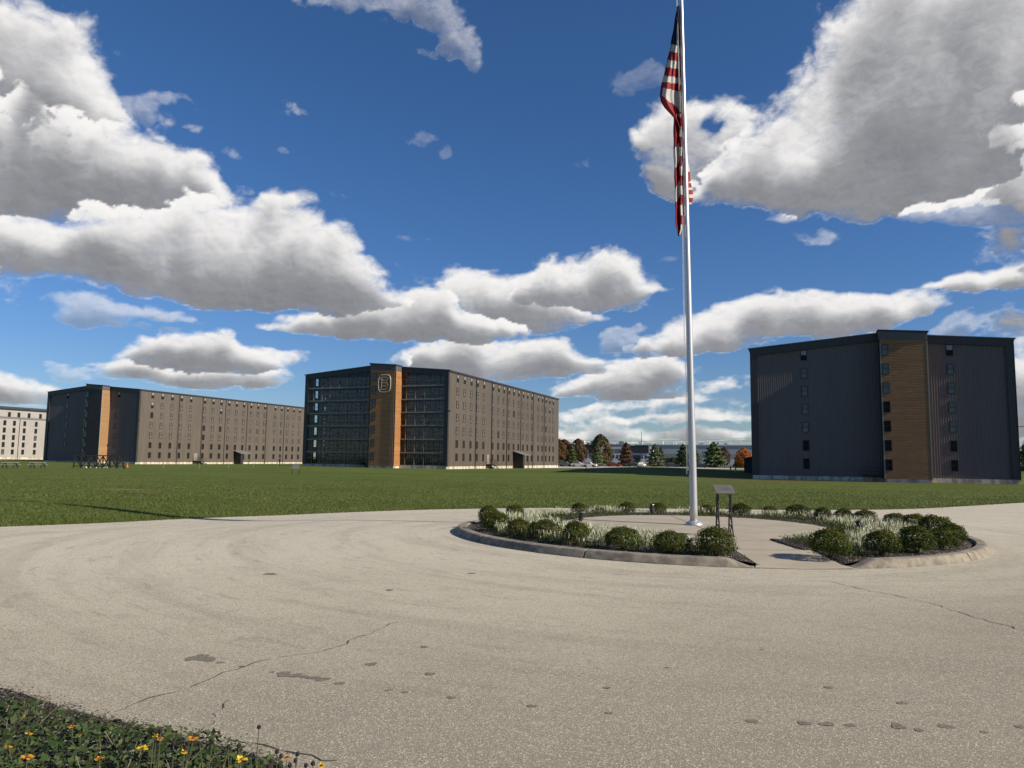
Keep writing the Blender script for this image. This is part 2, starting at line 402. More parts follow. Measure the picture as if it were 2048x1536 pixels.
def mat_drive():
    mt, nt, b = new_mat('exposed_aggregate_drive')
    v = coords(nt)
    base = mixc(nt, maprange(nt, noise(nt, v, .16, 5, .6), .3, .7), (.385, .345, .255), (.45, .405, .300))
    drive_xyz = nt.nodes.new('ShaderNodeSeparateXYZ'); L(nt, v, drive_xyz.inputs[0])
    wy = math_n(nt, 'ADD', math_n(nt, 'ADD', drive_xyz.outputs[1], math_n(nt, 'MULTIPLY', drive_xyz.outputs[0], -.35)), math_n(nt, 'MULTIPLY', noise(nt, v, .22, 4, .6), 7.0))
    far_pale = maprange(nt, wy, 7.5, 19.5)  # near-to-far tone fade put into the base colour: paler far, darker close
    base = mixc(nt, far_pale, base, (.60, .545, .425))
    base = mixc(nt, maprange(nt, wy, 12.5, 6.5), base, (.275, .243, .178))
    # tyre polished arcs around the island
    tc = nt.nodes.new('ShaderNodeTexCoord'); mp = nt.nodes.new('ShaderNodeMapping'); mp.inputs['Location'].default_value = (-ICX, -ICY, 0); L(nt, tc.outputs['Object'], mp.inputs[0])
    ln = nt.nodes.new('ShaderNodeVectorMath'); ln.operation = 'LENGTH'; L(nt, mp.outputs[0], ln.inputs[0])
    sep = nt.nodes.new('ShaderNodeSeparateXYZ'); L(nt, mp.outputs[0], sep.inputs[0])
    ang = math_n(nt, 'ARCTAN2', sep.outputs[1], sep.outputs[0])
    cb = nt.nodes.new('ShaderNodeCombineXYZ'); L(nt, math_n(nt, 'MULTIPLY', ln.outputs['Value'], 1.0), cb.inputs[0]); L(nt, math_n(nt, 'MULTIPLY', ang, .9), cb.inputs[1])
    a1 = maprange(nt, noise(nt, cb.outputs[0], 1.5, 6, .62, .4), .46, .64)
    c = mixc(nt, math_n(nt, 'MULTIPLY', a1, .33), base, (.24, .215, .165))
    cb2 = nt.nodes.new('ShaderNodeCombineXYZ'); L(nt, ln.outputs['Value'], cb2.inputs[0]); L(nt, math_n(nt, 'MULTIPLY', ang, 2.), cb2.inputs[1])
    a2 = maprange(nt, noise(nt, cb2.outputs[0], 5.5, 4, .6, .2), .56, .70)
    c = mixc(nt, math_n(nt, 'MULTIPLY', a2, .42), c, (.21, .185, .14))
    # aggregate
    vo = N(nt, 'ShaderNodeTexVoronoi', Scale=150.); L(nt, v, vo.inputs['Vector'])
    sp = nt.nodes.new('ShaderNodeSeparateColor'); L(nt, vo.outputs['Color'], sp.inputs[0])
    c = mixc(nt, maprange(nt, sp.outputs[0], .78, .84), c, (.19, .165, .125))
    c = mixc(nt, maprange(nt, sp.outputs[1], .86, .92), c, (.58, .54, .44))
    n2 = noise(nt, v, 60, 3, .8)
    c = mixc(nt, math_n(nt, 'MULTIPLY', maprange(nt, n2, .50, .70), .6), c, (.20, .175, .135))
    c = mixc(nt, math_n(nt, 'MULTIPLY', maprange(nt, noise(nt, v, 2.3, 5, .7), .5, .75), .35), c, (.24, .215, .18))
    L(nt, c, b.inputs['Base Color']); b.inputs['Roughness'].default_value = .85; b.inputs['Specular IOR Level'].default_value = .25
    bn = N(nt, 'ShaderNodeBump', Strength=.35, Distance=.006); L(nt, math_n(nt, 'ADD', vo.outputs['Distance'], n2), bn.inputs['Height']); L(nt, bn.outputs[0], b.inputs['Normal'])
    return mt
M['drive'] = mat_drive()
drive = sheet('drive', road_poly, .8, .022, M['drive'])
# cracks and stains are part of the drive's surface
M['crack'] = mat('crack_dirt', (.045, .038, .03), .95)
M['stain'] = mat('oil_stain', (.165, .145, .110), .75, var=.45, scale=45)
def add_marks():
    mb = MB(); me = drive.data
    from mathutils.bvhtree import BVHTree
    bv = BVHTree.FromPolygons([v.co.copy() for v in me.vertices], [tuple(p.vertices) for p in me.polygons])
    def z(p):
        h = bv.ray_cast(Vector((p[0], p[1], 5)), Vector((0, 0, -1)))[0]
        return h.z if h is not None else z1(p[0], p[1]) + .022
    cr_ = [([(230, 1432), (262, 1418), (300, 1404), (345, 1391), (395, 1374), (430, 1360), (470, 1345), (492, 1338), (530, 1328), (560, 1321)], .011),
           ([(560, 1321), (590, 1316), (640, 1312), (680, 1298), (700, 1287), (740, 1272), (775, 1256), (800, 1245)], .010),
           ([(398, 1471), (412, 1462), (424, 1450), (437, 1434), (452, 1415), (466, 1398)], .009),
           ([(398, 1471), (445, 1482), (478, 1488), (512, 1496), (552, 1506), (597, 1514), (650, 1526), (700, 1534)], .008),
           ([(1665, 1168), (1700, 1176), (1745, 1186), (1790, 1194), (1835, 1205), (1880, 1216), (1930, 1233), (1980, 1247), (2048, 1266), (2130, 1290)], .012)]
    for pts, wd in cr_:
        P = [gp(*q) for q in pts]; Q = []
        for a, b in zip(P, P[1:]):
            k = max(2, int((b - a).length / .07))
            for j in range(k):
                t = a.lerp(b, j / k); nn = (b - a).cross(Vector((0, 0, 1))).normalized(); Q.append(t + nn * random.gauss(0, .016))
        for a, b in zip(Q, Q[1:]):
            if random.random() < .08: continue
            nn = (b - a).cross(Vector((0, 0, 1))).normalized(); h = wd * random.uniform(.15, .6)
            a2 = Vector((a.x, a.y, z(a) + .004)); b2 = Vector((b.x, b.y, z(b) + .004))
            mb.face([a2 - nn * h, b2 - nn * h, b2 + nn * h, a2 + nn * h], 1)
    st = [(384, 1323, 14, .1), (402, 1322, 24, .5), (415, 1324, 14, .3), (441, 1331, 7, .2), (483, 1339, 6, .2), (544, 1350, 6, .2), (566, 1354, 14, .4), (588, 1357, 16, .4), (604, 1359, 12, .4), (625, 1362, 12, .3), (645, 1365, 13, .3), (679, 1373, 10, .2), (743, 1334, 11, .2), (849, 1299, 7, .2), (860, 1354, 9, .2), (777, 1387, 7, .2), (809, 1391, 7, .2), (902, 1402, 9, .2), (1064, 1419, 10, .1), (1214, 1382, 7, .1), (1217, 1433, 9, .1), (1334, 1341, 5, .1), (1505, 1450, 11, .2), (1609, 1454, 12, .2), (1655, 1456, 14, .2), (1702, 1458, 12, .1), (1657, 1381, 9, .1), (1804, 1413, 10, .2), (1797, 1460, 14, .3), (1839, 1468, 8, .2), (1892, 1460, 15, .2), (1968, 1472, 7, .2), (2040, 1461, 10, .2), (540, 1152, 14, .3), (779, 1184, 8, .2), (943, 1150, 9, .2), (1524, 1305, 4, .1)]
    for px, py, rw, wob in st:
        c = gp(px, py); rr = rw / FPX * c.y; ry = rr * random.uniform(.7, 1.1); k = 22; pts = []
        ph = [random.uniform(0, 6) for _ in range(3)]
        for i in range(k):
            t = 2 * math.pi * i / k; q = 1 + wob * (math.sin(2 * t + ph[0]) * .5 + math.sin(3 * t + ph[1]) * .5 + math.sin(7 * t + ph[2]) * .3)
            x = c.x + rr * q * math.cos(t); y = c.y + ry * q * math.sin(t); pts.append((x, y, z((x, y)) + .002 + (st.index((px, py, rw, wob)) % 5) * .0004))
        mb.face(pts, 2)
    o2 = mb.build('tmp', [M['drive'], M['crack'], M['stain']])
    import bmesh
    bm = bmesh.new(); bm.from_mesh(me); me.materials.append(M['crack']); me.materials.append(M['stain']); bm.from_mesh(o2.data); bm.to_mesh(me); bm.free()
    bpy.data.objects.remove(o2)
add_marks()

# far road strip behind the mound
M['far_road'] = mat('pale_concrete_road', (.40, .375, .32), .85, var=.08, scale=.3)
far_road_poly = densify([(8, 192), (24, 197), (44, 207), (62, 204), (84, 188), (110, 165), (114, 169), (90, 197), (70, 222), (48, 240), (24, 244), (8, 242)], 4)
fr = sheet('road', far_road_poly, 4., .05, M['far_road'])
M['lot'] = mat('asphalt_car_park', (.07, .07, .07), .85)
lot = sheet('car_park', densify([(5, 252), (60, 252), (120, 220), (200, 200), (210, 262), (120, 292), (5, 300)], 6), 5., .06, M['lot'])
M['path'] = mat('pale_gravel_path', (.42, .38, .30), .9, var=.1, scale=2)
pa = [gt(q[0], q[1]) for q in ((395, 936), (440, 936), (500, 934), (560, 929), (610, 928.5))]
pp = [(p.x, p.y) for p in pa] + [(p.x + .6, p.y + 3.2) for p in reversed(pa)]
#sheet('path', densify(pp, 2.), 2., .04, M['path'])

# ------------------------------------------------------------------ warehouses
W_, L_ = 33.3, 71.0
BA = R(-21)
def roof_z(x, H=19.15, rise=1.45): return H + rise * (1 - abs(x - W_ / 2) / (W_ / 2))
COLS = [3.87, 7.15, 10.5, 13.8, 17.2, 22.47, 25.8, 29.02, 32.25, 35.5, 38.7, 41.95, 45.15, 48.4, 53.4, 56.6, 59.75, 62.9, 66.1]
ROWS = [2.33 + 2.605 * k for k in range(7)]
SPOUTS = [13.0, 21.7, 30.9, 40.25, 49.2, 58.1]

def window_proto(kind, wd=.84, ht=1.5):
    f = MB(); t = .07; h2 = ht / 2; w2 = wd / 2
    f.box(-w2, -w2 + t, -.07, .0, -h2, h2); f.box(w2 - t, w2, -.07, .0, -h2, h2)
    f.box(-w2 + t, w2 - t, -.07, .0, h2 - t, h2); f.box(-w2 + t, w2 - t, -.07, .0, -h2, -h2 + t)
    f.box(-w2 + t, w2 - t, -.06, .0, -.03, .03)
    o = f.build('window', M['frame'])
    p = MB(); a = w2 - t; top, bot = {'open': ('pane_pale', 'void'), 'grey': ('pane_grey', 'pane_grey'), 'dark': ('pane_dark', 'pane_dark'), 'blue': ('pane_blue', 'pane_blue'), 'blue_open': ('pane_pale', 'void'), 'void': ('void', 'void')}[kind]
    p.face([(-a, -.034, .03), (a, -.034, .03), (a, -.034, h2 - t), (-a, -.034, h2 - t)], 0)
    p.face([(-a, -.022, -h2 + t), (a, -.022, -h2 + t), (a, -.022, -.03), (-a, -.022, -.03)], 1)
    p.build('pane', [M[top], M[bot]], o)
    return o
PROTO = {}
def put_window(kind, parent, loc, rz, wd=.84, ht=1.5):
    key = (kind, wd, ht)
    if key not in PROTO:
        o = window_proto(kind, wd, ht); PROTO[key] = o; o.parent = parent
    elif PROTO[key].get('used'):
        o = copy_tree(PROTO[key], parent)
    else: o = PROTO[key]
    PROTO[key]['used'] = 1
    if 'used' in o and o is not PROTO[key]: del o['used']
    o.location = loc; o.rotation_euler = (0, 0, rz)
    return o
def wall_holes(mb, U, Z, holes, fn, mi=0):
    us = sorted(set(U) | {h[0] for h in holes} | {h[1] for h in holes}); zs = sorted(set(Z) | {h[2] for h in holes} | {h[3] for h in holes})
    for a, b in zip(us, us[1:]):
        for c, d in zip(zs, zs[1:]):
            um, zm = (a + b) / 2, (c + d) / 2
            if any(h[0] < um < h[1] and h[2] < zm < h[3] for h in holes): continue
            mb.face([fn(a, c), fn(b, c), fn(b, d), fn(a, d)], mi)

def stairs(parent, x, y, proj, top=.95, dirn=1, along='y'):
    """platform with railings against a wall; local frame given by along"""
    r = empty('entrance_stairs', (x, y, 0)); r.parent = parent
    if along == 'x': r.rotation_euler = (0, 0, R(-90))
    mb = MB(); mb.box(.03, proj, 0, 1.9, top - .12, top)
    for yy in (.1, 1.8): mb.box(proj - .1, proj - .02, yy - .04, yy + .04, -.6, top - .12)
    mb.build('platform', M['steel_dark'], r)
    st = MB(); n = 5
    for i in range(n):
        z = top - (i + 1) * top / n; st.box(.05, proj, 1.9 + i * .42, 2.32 + i * .42, z - .05, z)
    for xx in (.08, proj - .08):
        st.bar((xx, 1.9, top - .15), (xx, 1.9 + n * .45, -.1), .06, .22)
    st.build('steps', M['steel_dark'], r)
    rl = MB()
    for xx in (proj - .04,):
        for hz in (.5, 1.0):
            rl.bar((xx, 0, top + hz), (xx, 1.9, top + hz), .05)
            rl.bar((xx, 1.9, top + hz), (xx, 1.9 + n * .42, hz), .05)
        for yy in (.03, .95, 1.9): rl.bar((xx, yy, top), (xx, yy, top + 1), .05)
        rl.bar((xx, 1.9 + n * .42, 0), (xx, 1.9 + n * .42, 1), .05)
    rl.bar((.1, 0.03, top + 1), (proj, .03, top + 1), .05); rl.bar((.1, 0.03, top + .5), (proj, .03, top + .5), .05)
    for hz in (1.0,): rl.bar((.1, 1.9, top + hz), (.1, 1.9 + n * .42, hz), .05)
    rl.bar((.1, 1.9 + n * .42, 0), (.1, 1.9 + n * .42, 1), .05)
    rl.build('railing', M['steel_dark'], r)
    return r

def shed(parent, y0, y1, p=2.5, side=1, zt_=4.0, zb=3.15, closed=True):
    r = empty('lean_to_shed', (W_ if side > 0 else 0, 0, 0)); r.parent = parent
    s = side; mb = MB()
    mb.box(*sorted((.04 * s, p * s)), y0, y0 + .12, -.6, zb - .1)
    mb.face([(.04 * s, y0 + .06, zb - .1), (p * s, y0 + .06, zb - .1), (.04 * s, y0 + .06, zt_ - .15)])
    if closed: mb.box(*sorted(((p - .1) * s, p * s)), y0 + .12, y0 + 1.1, -.6, zb - .1)
    pb = MB(); pb.box(*sorted(((p - .15) * s, (p + 0) * s)), y1 - .2, y1 - .05, -.6, zb - .1); pb.build('post', M['dark_trim2'], r)
    if side < 0: mb.box(*sorted(((p - .1) * s, p * s)), y0 + 1.1, y1 - .2, -.6, zb - .1)
    mb.build('shed_wall', M['dark_trim2'], r)
    rf = MB(); a = .0; e = p + .35
    rf.hexa([(.03 * s, y0 - .35, zt_ - .12), (e * s, y0 - .35, zb - .16), (e * s, y1 + .4, zb - .16), (.03 * s, y1 + .4, zt_ - .12),
             (.03 * s, y0 - .35, zt_), (e * s, y0 - .35, zb - .04), (e * s, y1 + .4, zb - .04), (.03 * s, y1 + .4, zt_)])
    rf.build('shed_roof', M['shed_roof'], r)
    dr = MB(); dr.box(*sorted((.03 * s, .07 * s)), y0 + 1.5, y0 + 3.0, .5, 2.7); dr.build('door', M['door'], r)

def warehouse(name, origin, label, wall_kind, tower_mat, side='full', seed=0):
    rnd = random.Random(seed)
    root = empty(name, origin, BA)
    tag(root, label, 'warehouse', 'tall barrel warehouses across the lawn')
    X0, X1 = 0., W_
    ft = MB(); F = -1.3     # foundation reaches below the lawn
    ft.box(.06, W_ - .06, -.30, .02, F, .58)
    ft.box(.06, .36, .02, L_ - .1, F, .58); ft.box(W_ - .36, W_ - .05, .02, L_ - .1, F, .58); ft.box(.36, W_ - .36, L_ - .4, L_ - .1, F, .58)
    ft.box(17.25, 22.85, -2.52, -.30, F, .46)
    ft.build('foundation', M['found'], root)
    # long side walls, with ribs
    wl = MB(); H = 19.15
    wall_holes(wl, (0, L_), (.55, H), [], lambda u, z: (X1, u, z))
    y = .35
    while y < L_:
        wl.box(X1, X1 + .035, y, y + .07, .55, H - .02); y += .42 if side == 'full' else 1.2
    holes = []
    if wall_kind == 'glass': holes = [(c - .42, c + .42, z - .75, z + .75) for c in COLS[:2] for z in ROWS]
    wall_holes(wl, (0, L_), (.55, H), holes, lambda u, z: (X0, L_ - u if False else u, z))
    wall_holes(wl, (0, W_), (.55, H), [], lambda u, z: (u, L_, z))
    wl.face([(0, L_, H), (W_, L_, H), (W_ / 2, L_, H + 1.4)])
    wl.build('wall', M['taupe'], root)
    # gable wall
    gw = MB(); mt = M['charcoal']
    bays = [(.9, 17.15), (22.85, W_ - .9)]
    floors = [.56, 3.1, 5.72, 8.44, 11.03, 13.62, 16.28]
    if wall_kind == 'metal':
        for a, b in bays:
            gw.face([(a, 0, .58), (b, 0, .58), (b, 0, roof_z(b) - .5), (a, 0, roof_z(a) - .5)])
            if a < 16 < b: pass
            x = a + .1
            while x < b - .1:
                gw.hexa([(x, -.032, .6), (x + .04, -.032, .6), (x + .13, 0.01, .6), (x - .03, 0.01, .6), (x, -.032, roof_z(x) - .55), (x + .04, -.032, roof_z(x) - .55), (x + .13, .01, roof_z(x) - .55), (x - .03, .01, roof_z(x) - .55)]); x += .305
        gw.build('gable_wall', mt, root)
    # frame around the gable: corner wings and raked fascia
    fr_ = MB(); e = .27
    fr_.box(-.04, .9, -e, .0, .5, H - .02); fr_.box(W_ - .9, W_ + .04, -e, .0, .5, H - .02)
    for a, b in ((-.04, W_ / 2), (W_ / 2, W_ + .04)):
        za, zb = roof_z(a), roof_z(b)
        fr_.hexa([(a, -e - .02, za - 1.02), (b, -e - .02, zb - 1.02), (b, .03, zb - 1.02), (a, .03, za - 1.02), (a, -e - .02, za - .02), (b, -e - .02, zb - .02), (b, .03, zb - .02), (a, .03, za - .02)])
    fr_.build('gable_frame', M['dark_trim'], root)
    rf = MB()
    for a, b in ((-.28, W_ / 2), (W_ / 2, W_ + .28)):
        za, zb = roof_z(a), roof_z(b)
        rf.hexa([(a, -e - .16, za), (b, -e - .16, zb), (b, L_ + .2, zb), (a, L_ + .2, za), (a, -e - .16, za + .13), (b, -e - .16, zb + .13), (b, L_ + .2, zb + .13), (a, L_ + .2, za + .13)])
    rf.build('roof', M['roof'], root)
    tr = MB(); tr.box(W_ + .036, W_ + .20, 0, L_, H - .25, H - .04); tr.box(W_ + .0, W_ + .05, -.38, .12, .5, H - .1)
    tr.build('eaves_gutter', M['dark_trim'], root)
    # tower
    tw = MB(); t0, t1_, p = 17.15, 22.9, 2.6
    zr = lambda x: roof_z(x) + .02
    tz = lambda x: zr(x) - 1.0
    sm_ = 1
    tw.face([(t0, -p, .46), (t1_, -p, .46), (t1_, -p, tz(t1_)), (t0, -p, tz(t0))])
    tw.face([(t1_, -p, .46), (t1_, 0.02, .46), (t1_, 0.02, tz(t1_)), (t1_, -p, tz(t1_))], 1)
    # lapped boards, each a few centimetres proud
    z = .5
    while z < 18.9:
        zt2 = min(z + .195, 18.9)
        tw.hexa([(t0 + .12, -p - .035, z), (t1_ - .12, -p - .035, z), (t1_ - .12, -p, z), (t0 + .12, -p, z), (t0 + .12, -p - .012, zt2), (t1_ - .12, -p - .012, zt2), (t1_ - .12, -p, zt2), (t0 + .12, -p, zt2)])
        tw.hexa([(t1_, -p + .12, z), (t1_ + .035, -p + .12, z), (t1_ + .035, -.42, z), (t1_, -.42, z), (t1_, -p + .12, zt2), (t1_ + .012, -p + .12, zt2), (t1_ + .012, -.42, zt2), (t1_, -.42, zt2)], 1)
        z += .215
    tw.build('timber_tower', [tower_mat, M['planks_side'] if tower_mat is M['planks_dark'] else tower_mat], root)
    tl = MB(); tl.face([(t0, 0.02, .46), (t0, -p, .46), (t0, -p, tz(t0)), (t0, .02, tz(t0))]); 
    y = -p + .15
    while y < -.45: tl.box(t0 - .03, t0, y, y + .06, .5, tz(t0)); y += .3
    tl.build('tower_side_wall', M['dark_trim'] , root)
    fc = MB()
    fc.hexa([(t0 - .06, -p - .07, tz(t0)), (t1_ + .06, -p - .07, tz(t1_)), (t1_ + .06, -.45, tz(t1_)), (t0 - .06, -.45, tz(t0)), (t0 - .06, -p - .07, zr(t0)), (t1_ + .06, -p - .07, zr(t1_)), (t1_ + .06, -.45, zr(t1_)), (t0 - .06, -.45, zr(t0))])
    x = t0 + .1
    while x < t1_: fc.box(x, x + .05, -p - .10, -p - .07, tz(x) + .06, zr(x) - .04); x += .3
    fc.build('tower_fascia', M['charcoal'], root)
    tr_ = MB()
    tr_.hexa([(t0 - .25, -p - .25, zr(t0) + .12), (t1_ + .22, -p - .25, zr(t1_) + .12), (t1_ + .22, -e - .17, zr(t1_) + .12), (t0 - .25, -e - .17, zr(t0) + .12), (t0 - .25, -p - .25, zr(t0) + .25), (t1_ + .22, -p - .25, zr(t1_) + .25), (t1_ + .22, -e - .17, zr(t1_) + .25), (t0 - .25, -e - .17, zr(t0) + .25)])
    tr_.hexa([(t0 - .1, -p - .12, zr(t0) + .0), (t1_ + .1, -p - .12, zr(t1_) + .0), (t1_ + .1, -e - .17, zr(t1_)), (t0 - .1, -e - .17, zr(t0)), (t0 - .1, -p - .12, zr(t0) + .12), (t1_ + .1, -p - .12, zr(t1_) + .12), (t1_ + .1, -e - .17, zr(t1_) + .12), (t0 - .1, -e - .17, zr(t0) + .12)])
    tr_.build('tower_roof', M['dark_trim'], root)
    cp = MB(); cp.box(t1_ - .12, t1_ + .04, -p - .05, -p + .12, .48, 18.95); cp.box(t0 - .03, t0 + .12, -p - .05, -p + .02, .48, 18.95)
    cp.build('corner_board', M['beam'] if wall_kind != 'glass' else M['dark_trim'], root)
    if wall_kind == 'glass':
        dp = MB(); dp.box(t1_ - .32, t1_ - .2, -p - .17, -p - .06, .2, 19.0); dp.build('downspout', M['charcoal'], root)
    # tower windows
    n = 0
    for k, z in enumerate(ROWS):
        put_window(('blue', 'blue', 'blue', 'blue', 'blue', 'blue', 'blue')[k] if wall_kind != 'metal' or side == 'full' else ('void', 'void', 'void', 'void', 'blue', 'blue', 'blue')[k], root, (18.15 if wall_kind == 'glass' else 17.74, -p - .035, z), 0, .84, 1.5); n += 1
    if wall_kind == 'glass':
        bm_ = MB(); mu = MB(); gl = MB(); fl = MB(); rk = MB(); bar_ = MB()
        tops = floors[1:] + [None]
        for bi, (a, b) in enumerate(bays):
            for i, z in enumerate(floors):
                bm_.box(a - .0, b, -.24, -.04, z - .12, z + .12)
                zt2 = tops[i]
                top = (lambda x: zt2 - .12) if zt2 else (lambda x: roof_z(x) - 1.03)
                x = a + .02; k = 0; step = 2.05
                x = a + (1.22 if bi == 0 else 1.15)
                while x < b - .3:
                    mu.box(x - .035, x + .035, -.17, -.05, z + .12, top(x)); x += step
                x = a + (.2 if bi == 0 else .12)
                while x < b - .3:
                    mu.box(x - .018, x + .018, -.12, -.05, z + .12, top(x)); x += step
                mu.box(a, b, -.13, -.05, z + 1.25, z + 1.30)
                gl.face([(a, -.045, z + .1), (b, -.045, z + .1), (b, -.045, top(b) + .1), (a, -.045, top(a) + .1)])
                # storey floor, rack posts and barrels behind the glass
                if bi == 0: fl.box(.3, W_ - .3, .0, 9.0, z - .15, z - .02)
        bm_.box(.9, 17.15, -.28, -.05, -.9, .42); bm_.box(22.85, W_ - .9, -.28, -.05, -.9, .42)
        fl.box(2.5, W_ - .3, 3.6, 3.7, .5, 19.0)
        fl.build('storey_floor', M['interior'], root)
        bo = bm_.build('floor_beam', M['beam'], root)
        mu.build('mullion', M['mullion'], root)
        gl.build('glazing', M['glass'], root)
        for i, z in enumerate(floors):
            x = 2.7; hh = 2.35
            while x < W_ - .8:
                if not (17.0 < x < 22.8):
                    for yy in (1.2, 2.1):
                        rk.box(x, x + .13, yy, yy + .13, z, z + hh)
                x += 1.05
            for t in range(3):
                zz = z + .08 + t * .78
                for (a, b) in ((2.6, 17.0), (22.9, W_ - .6)):
                    rk.box(a, b, 1.15, 1.28, zz - .06, zz + .05); rk.box(a, b, 2.2, 2.33, zz - .06, zz + .05)
                    x = a + .35
                    while x < b - .3:
                        if rnd.random() < (.93 if not (i < 2 and a > 20) else .1):
                            cx = x + .18; r_ = .28; nn = 9; base = len(bar_.v)
                            for yy, rr in ((1.22, r_ * .86), (1.65, r_), (2.1, r_ * .86)):
                                for q in range(nn):
                                    th = 2 * math.pi * q / nn; bar_.v.append((cx + rr * math.cos(th), yy, zz + .33 + rr * math.sin(th)))
                            for s_ in range(2):
                                for q in range(nn):
                                    A = base + s_ * nn + q; B = base + s_ * nn + (q + 1) % nn; bar_.f.append((A, B, B + nn, A + nn)); bar_.m.append(0)
                            bar_.f.append(tuple(base + q for q in range(nn))); bar_.m.append(0)
                        x += 1.05 if False else .62
        rk.build('barrel_rack', M['rack'], root)
        tag(bar_.build('barrel', M['barrel'], root), kind='stuff')
        for c in COLS[:2]:
            for z in ROWS: MB().face([(0.02, c - .42, z - .75), (0.02, c + .42, z - .75), (0.02, c + .42, z + .75), (0.02, c - .42, z + .75)]).build('side_window', M['glass'], root)
        # raised emblem on the tower
        cx_, cz_, yy = 20.55, 16.62, -p - .20
        mapp = lambda X, Y: (cx_ + (X - 712) * .0083, yy, cz_ + (645 - Y) * .0076)
        em = MB(); n_ = 40
        ring = []
        for i in range(n_ + 1):
            t = 2 * math.pi * i / n_; c_, s_ = math.cos(t), math.sin(t); q = 2 / 3.1
            ring.append(mapp(712 + 163 * math.copysign(abs(c_) ** .50, c_), 645 + 225 * math.copysign(abs(s_) ** .62, s_)))
        em.tube(ring, .10, 8, caps=False)
        for pts in ([(622, 486), (640, 520), (640, 600), (632, 640), (636, 720), (630, 765), (608, 802)],
                    [(612, 486), (700, 478), (772, 486), (802, 512), (800, 548), (782, 585), (755, 612), (785, 640), (808, 680), (812, 715), (798, 765), (765, 796), (700, 803), (608, 802)],
                    [(640, 562), (700, 568), (785, 560)], [(632, 638), (700, 630), (768, 636)], [(636, 712), (700, 706), (790, 716)],
                    [(566, 498), (585, 535), (612, 548)], [(566, 760), (590, 742), (622, 735)], [(858, 500), (835, 530), (802, 545)]):
            em.tube([mapp(*q) for q in pts], .085, 6)
        em.build('emblem', M['sign_metal'], root)
    else:
        gk = ['void', 'void', 'blue', 'blue', 'blue', 'blue', 'blue_open'] if side != 'full' else ['blue'] * 6 + ['blue_open']
        for x in (7.4, 25.92):
            for k, z in enumerate(ROWS): put_window(gk[k], root, (x, -.013, z), 0, .84, 1.5); n += 1
    stairs(root, 14.6 if wall_kind == 'metal' else 12.9, -.05, 1.3, along='x')
    if side == 'full':
        sp = MB()
        for k, y in enumerate(SPOUTS):
            z0 = 3.9 if k == 3 else -.6
            sp.box(W_ + .036, W_ + .16, y - .07, y + .07, z0, H - .2)
            sp.build('downspout', M['dark_trim'], root); sp = MB()
        rest = MB()
        def kindof(k, c):
            if k == 6: return 'open'
            if k < 2: return 'dark'
            u = rnd.random()
            if k == 5 and u < .15: return 'open'
            if u < .06: return 'dark'
            return 'grey'
        for c in COLS:
            for k, z in enumerate(ROWS):
                if k == 0 and 35.2 < c < 39.6: continue
                kd = kindof(k, c)
                if n < 99: put_window(kd, root, (W_ + .036, c, z), R(90)); n += 1
                else:
                    top, bot = {'open': (1, 2), 'grey': (3, 3), 'dark': (4, 4)}[kd]; x_ = W_ + .036
                    rest.box(x_, x_ + .07, c - .42, c - .35, z - .75, z + .75); rest.box(x_, x_ + .07, c + .35, c + .42, z - .75, z + .75)
                    rest.box(x_, x_ + .07, c - .35, c + .35, z + .68, z + .75); rest.box(x_, x_ + .07, c - .35, c + .35, z - .75, z - .68); rest.box(x_, x_ + .06, c - .35, c + .35, z - .03, z + .03)
                    rest.face([(x_ + .034, c - .35, z + .03), (x_ + .034, c + .35, z + .03), (x_ + .034, c + .35, z + .68), (x_ + .034, c - .35, z + .68)], top)
                    rest.face([(x_ + .022, c - .35, z - .68), (x_ + .022, c + .35, z - .68), (x_ + .022, c + .35, z - .03), (x_ + .022, c - .35, z - .03)], bot)
        tag(rest.build('window', [M['frame'], M['pane_pale'], M['void'], M['pane_grey'], M['pane_dark']], root), kind='stuff')
        d = MB(); d.box(W_ + .036, W_ + .08, 19.3, 20.5, .95, 3.0); d.build('door', M['door'], root)
        stairs(root, W_ + .036, 18.95, 1.3)
        shed(root, 35.4, 39.3)
        fl_ = MB(); fl_.box(W_ - .1, W_ + .35, -.62, -.4, 11.1, 11.3); fl_.tube([(W_ + .3, -.55, 11.2), (W_ + .55, -.6, 11.12)], [.12, .2], 8); fl_.build('floodlight', M['steel_dark'], root)
    else:
        shed(root, 19.6, 24.2, side=-1, zt_=3.7, zb=3.1)
    return root

warehouse('barrel_warehouse', (-43.3, 157.1, -.50), 'warehouse with glass front bays and round B emblem on its orange timber tower', 'glass', M['planks'], 'full', 1)
warehouse('barrel_warehouse', (-126.8, 204.8, -.85), 'distant dark gabled warehouse with long taupe side partly hidden by the glass fronted one', 'metal', M['planks_dark'], 'full', 2)
warehouse('barrel_warehouse', (35.35, 110.45, -.90), 'nearest dark grey gabled warehouse with weathered wood tower, right of the flagpole', 'metal', M['planks_grey'], 'none', 3)

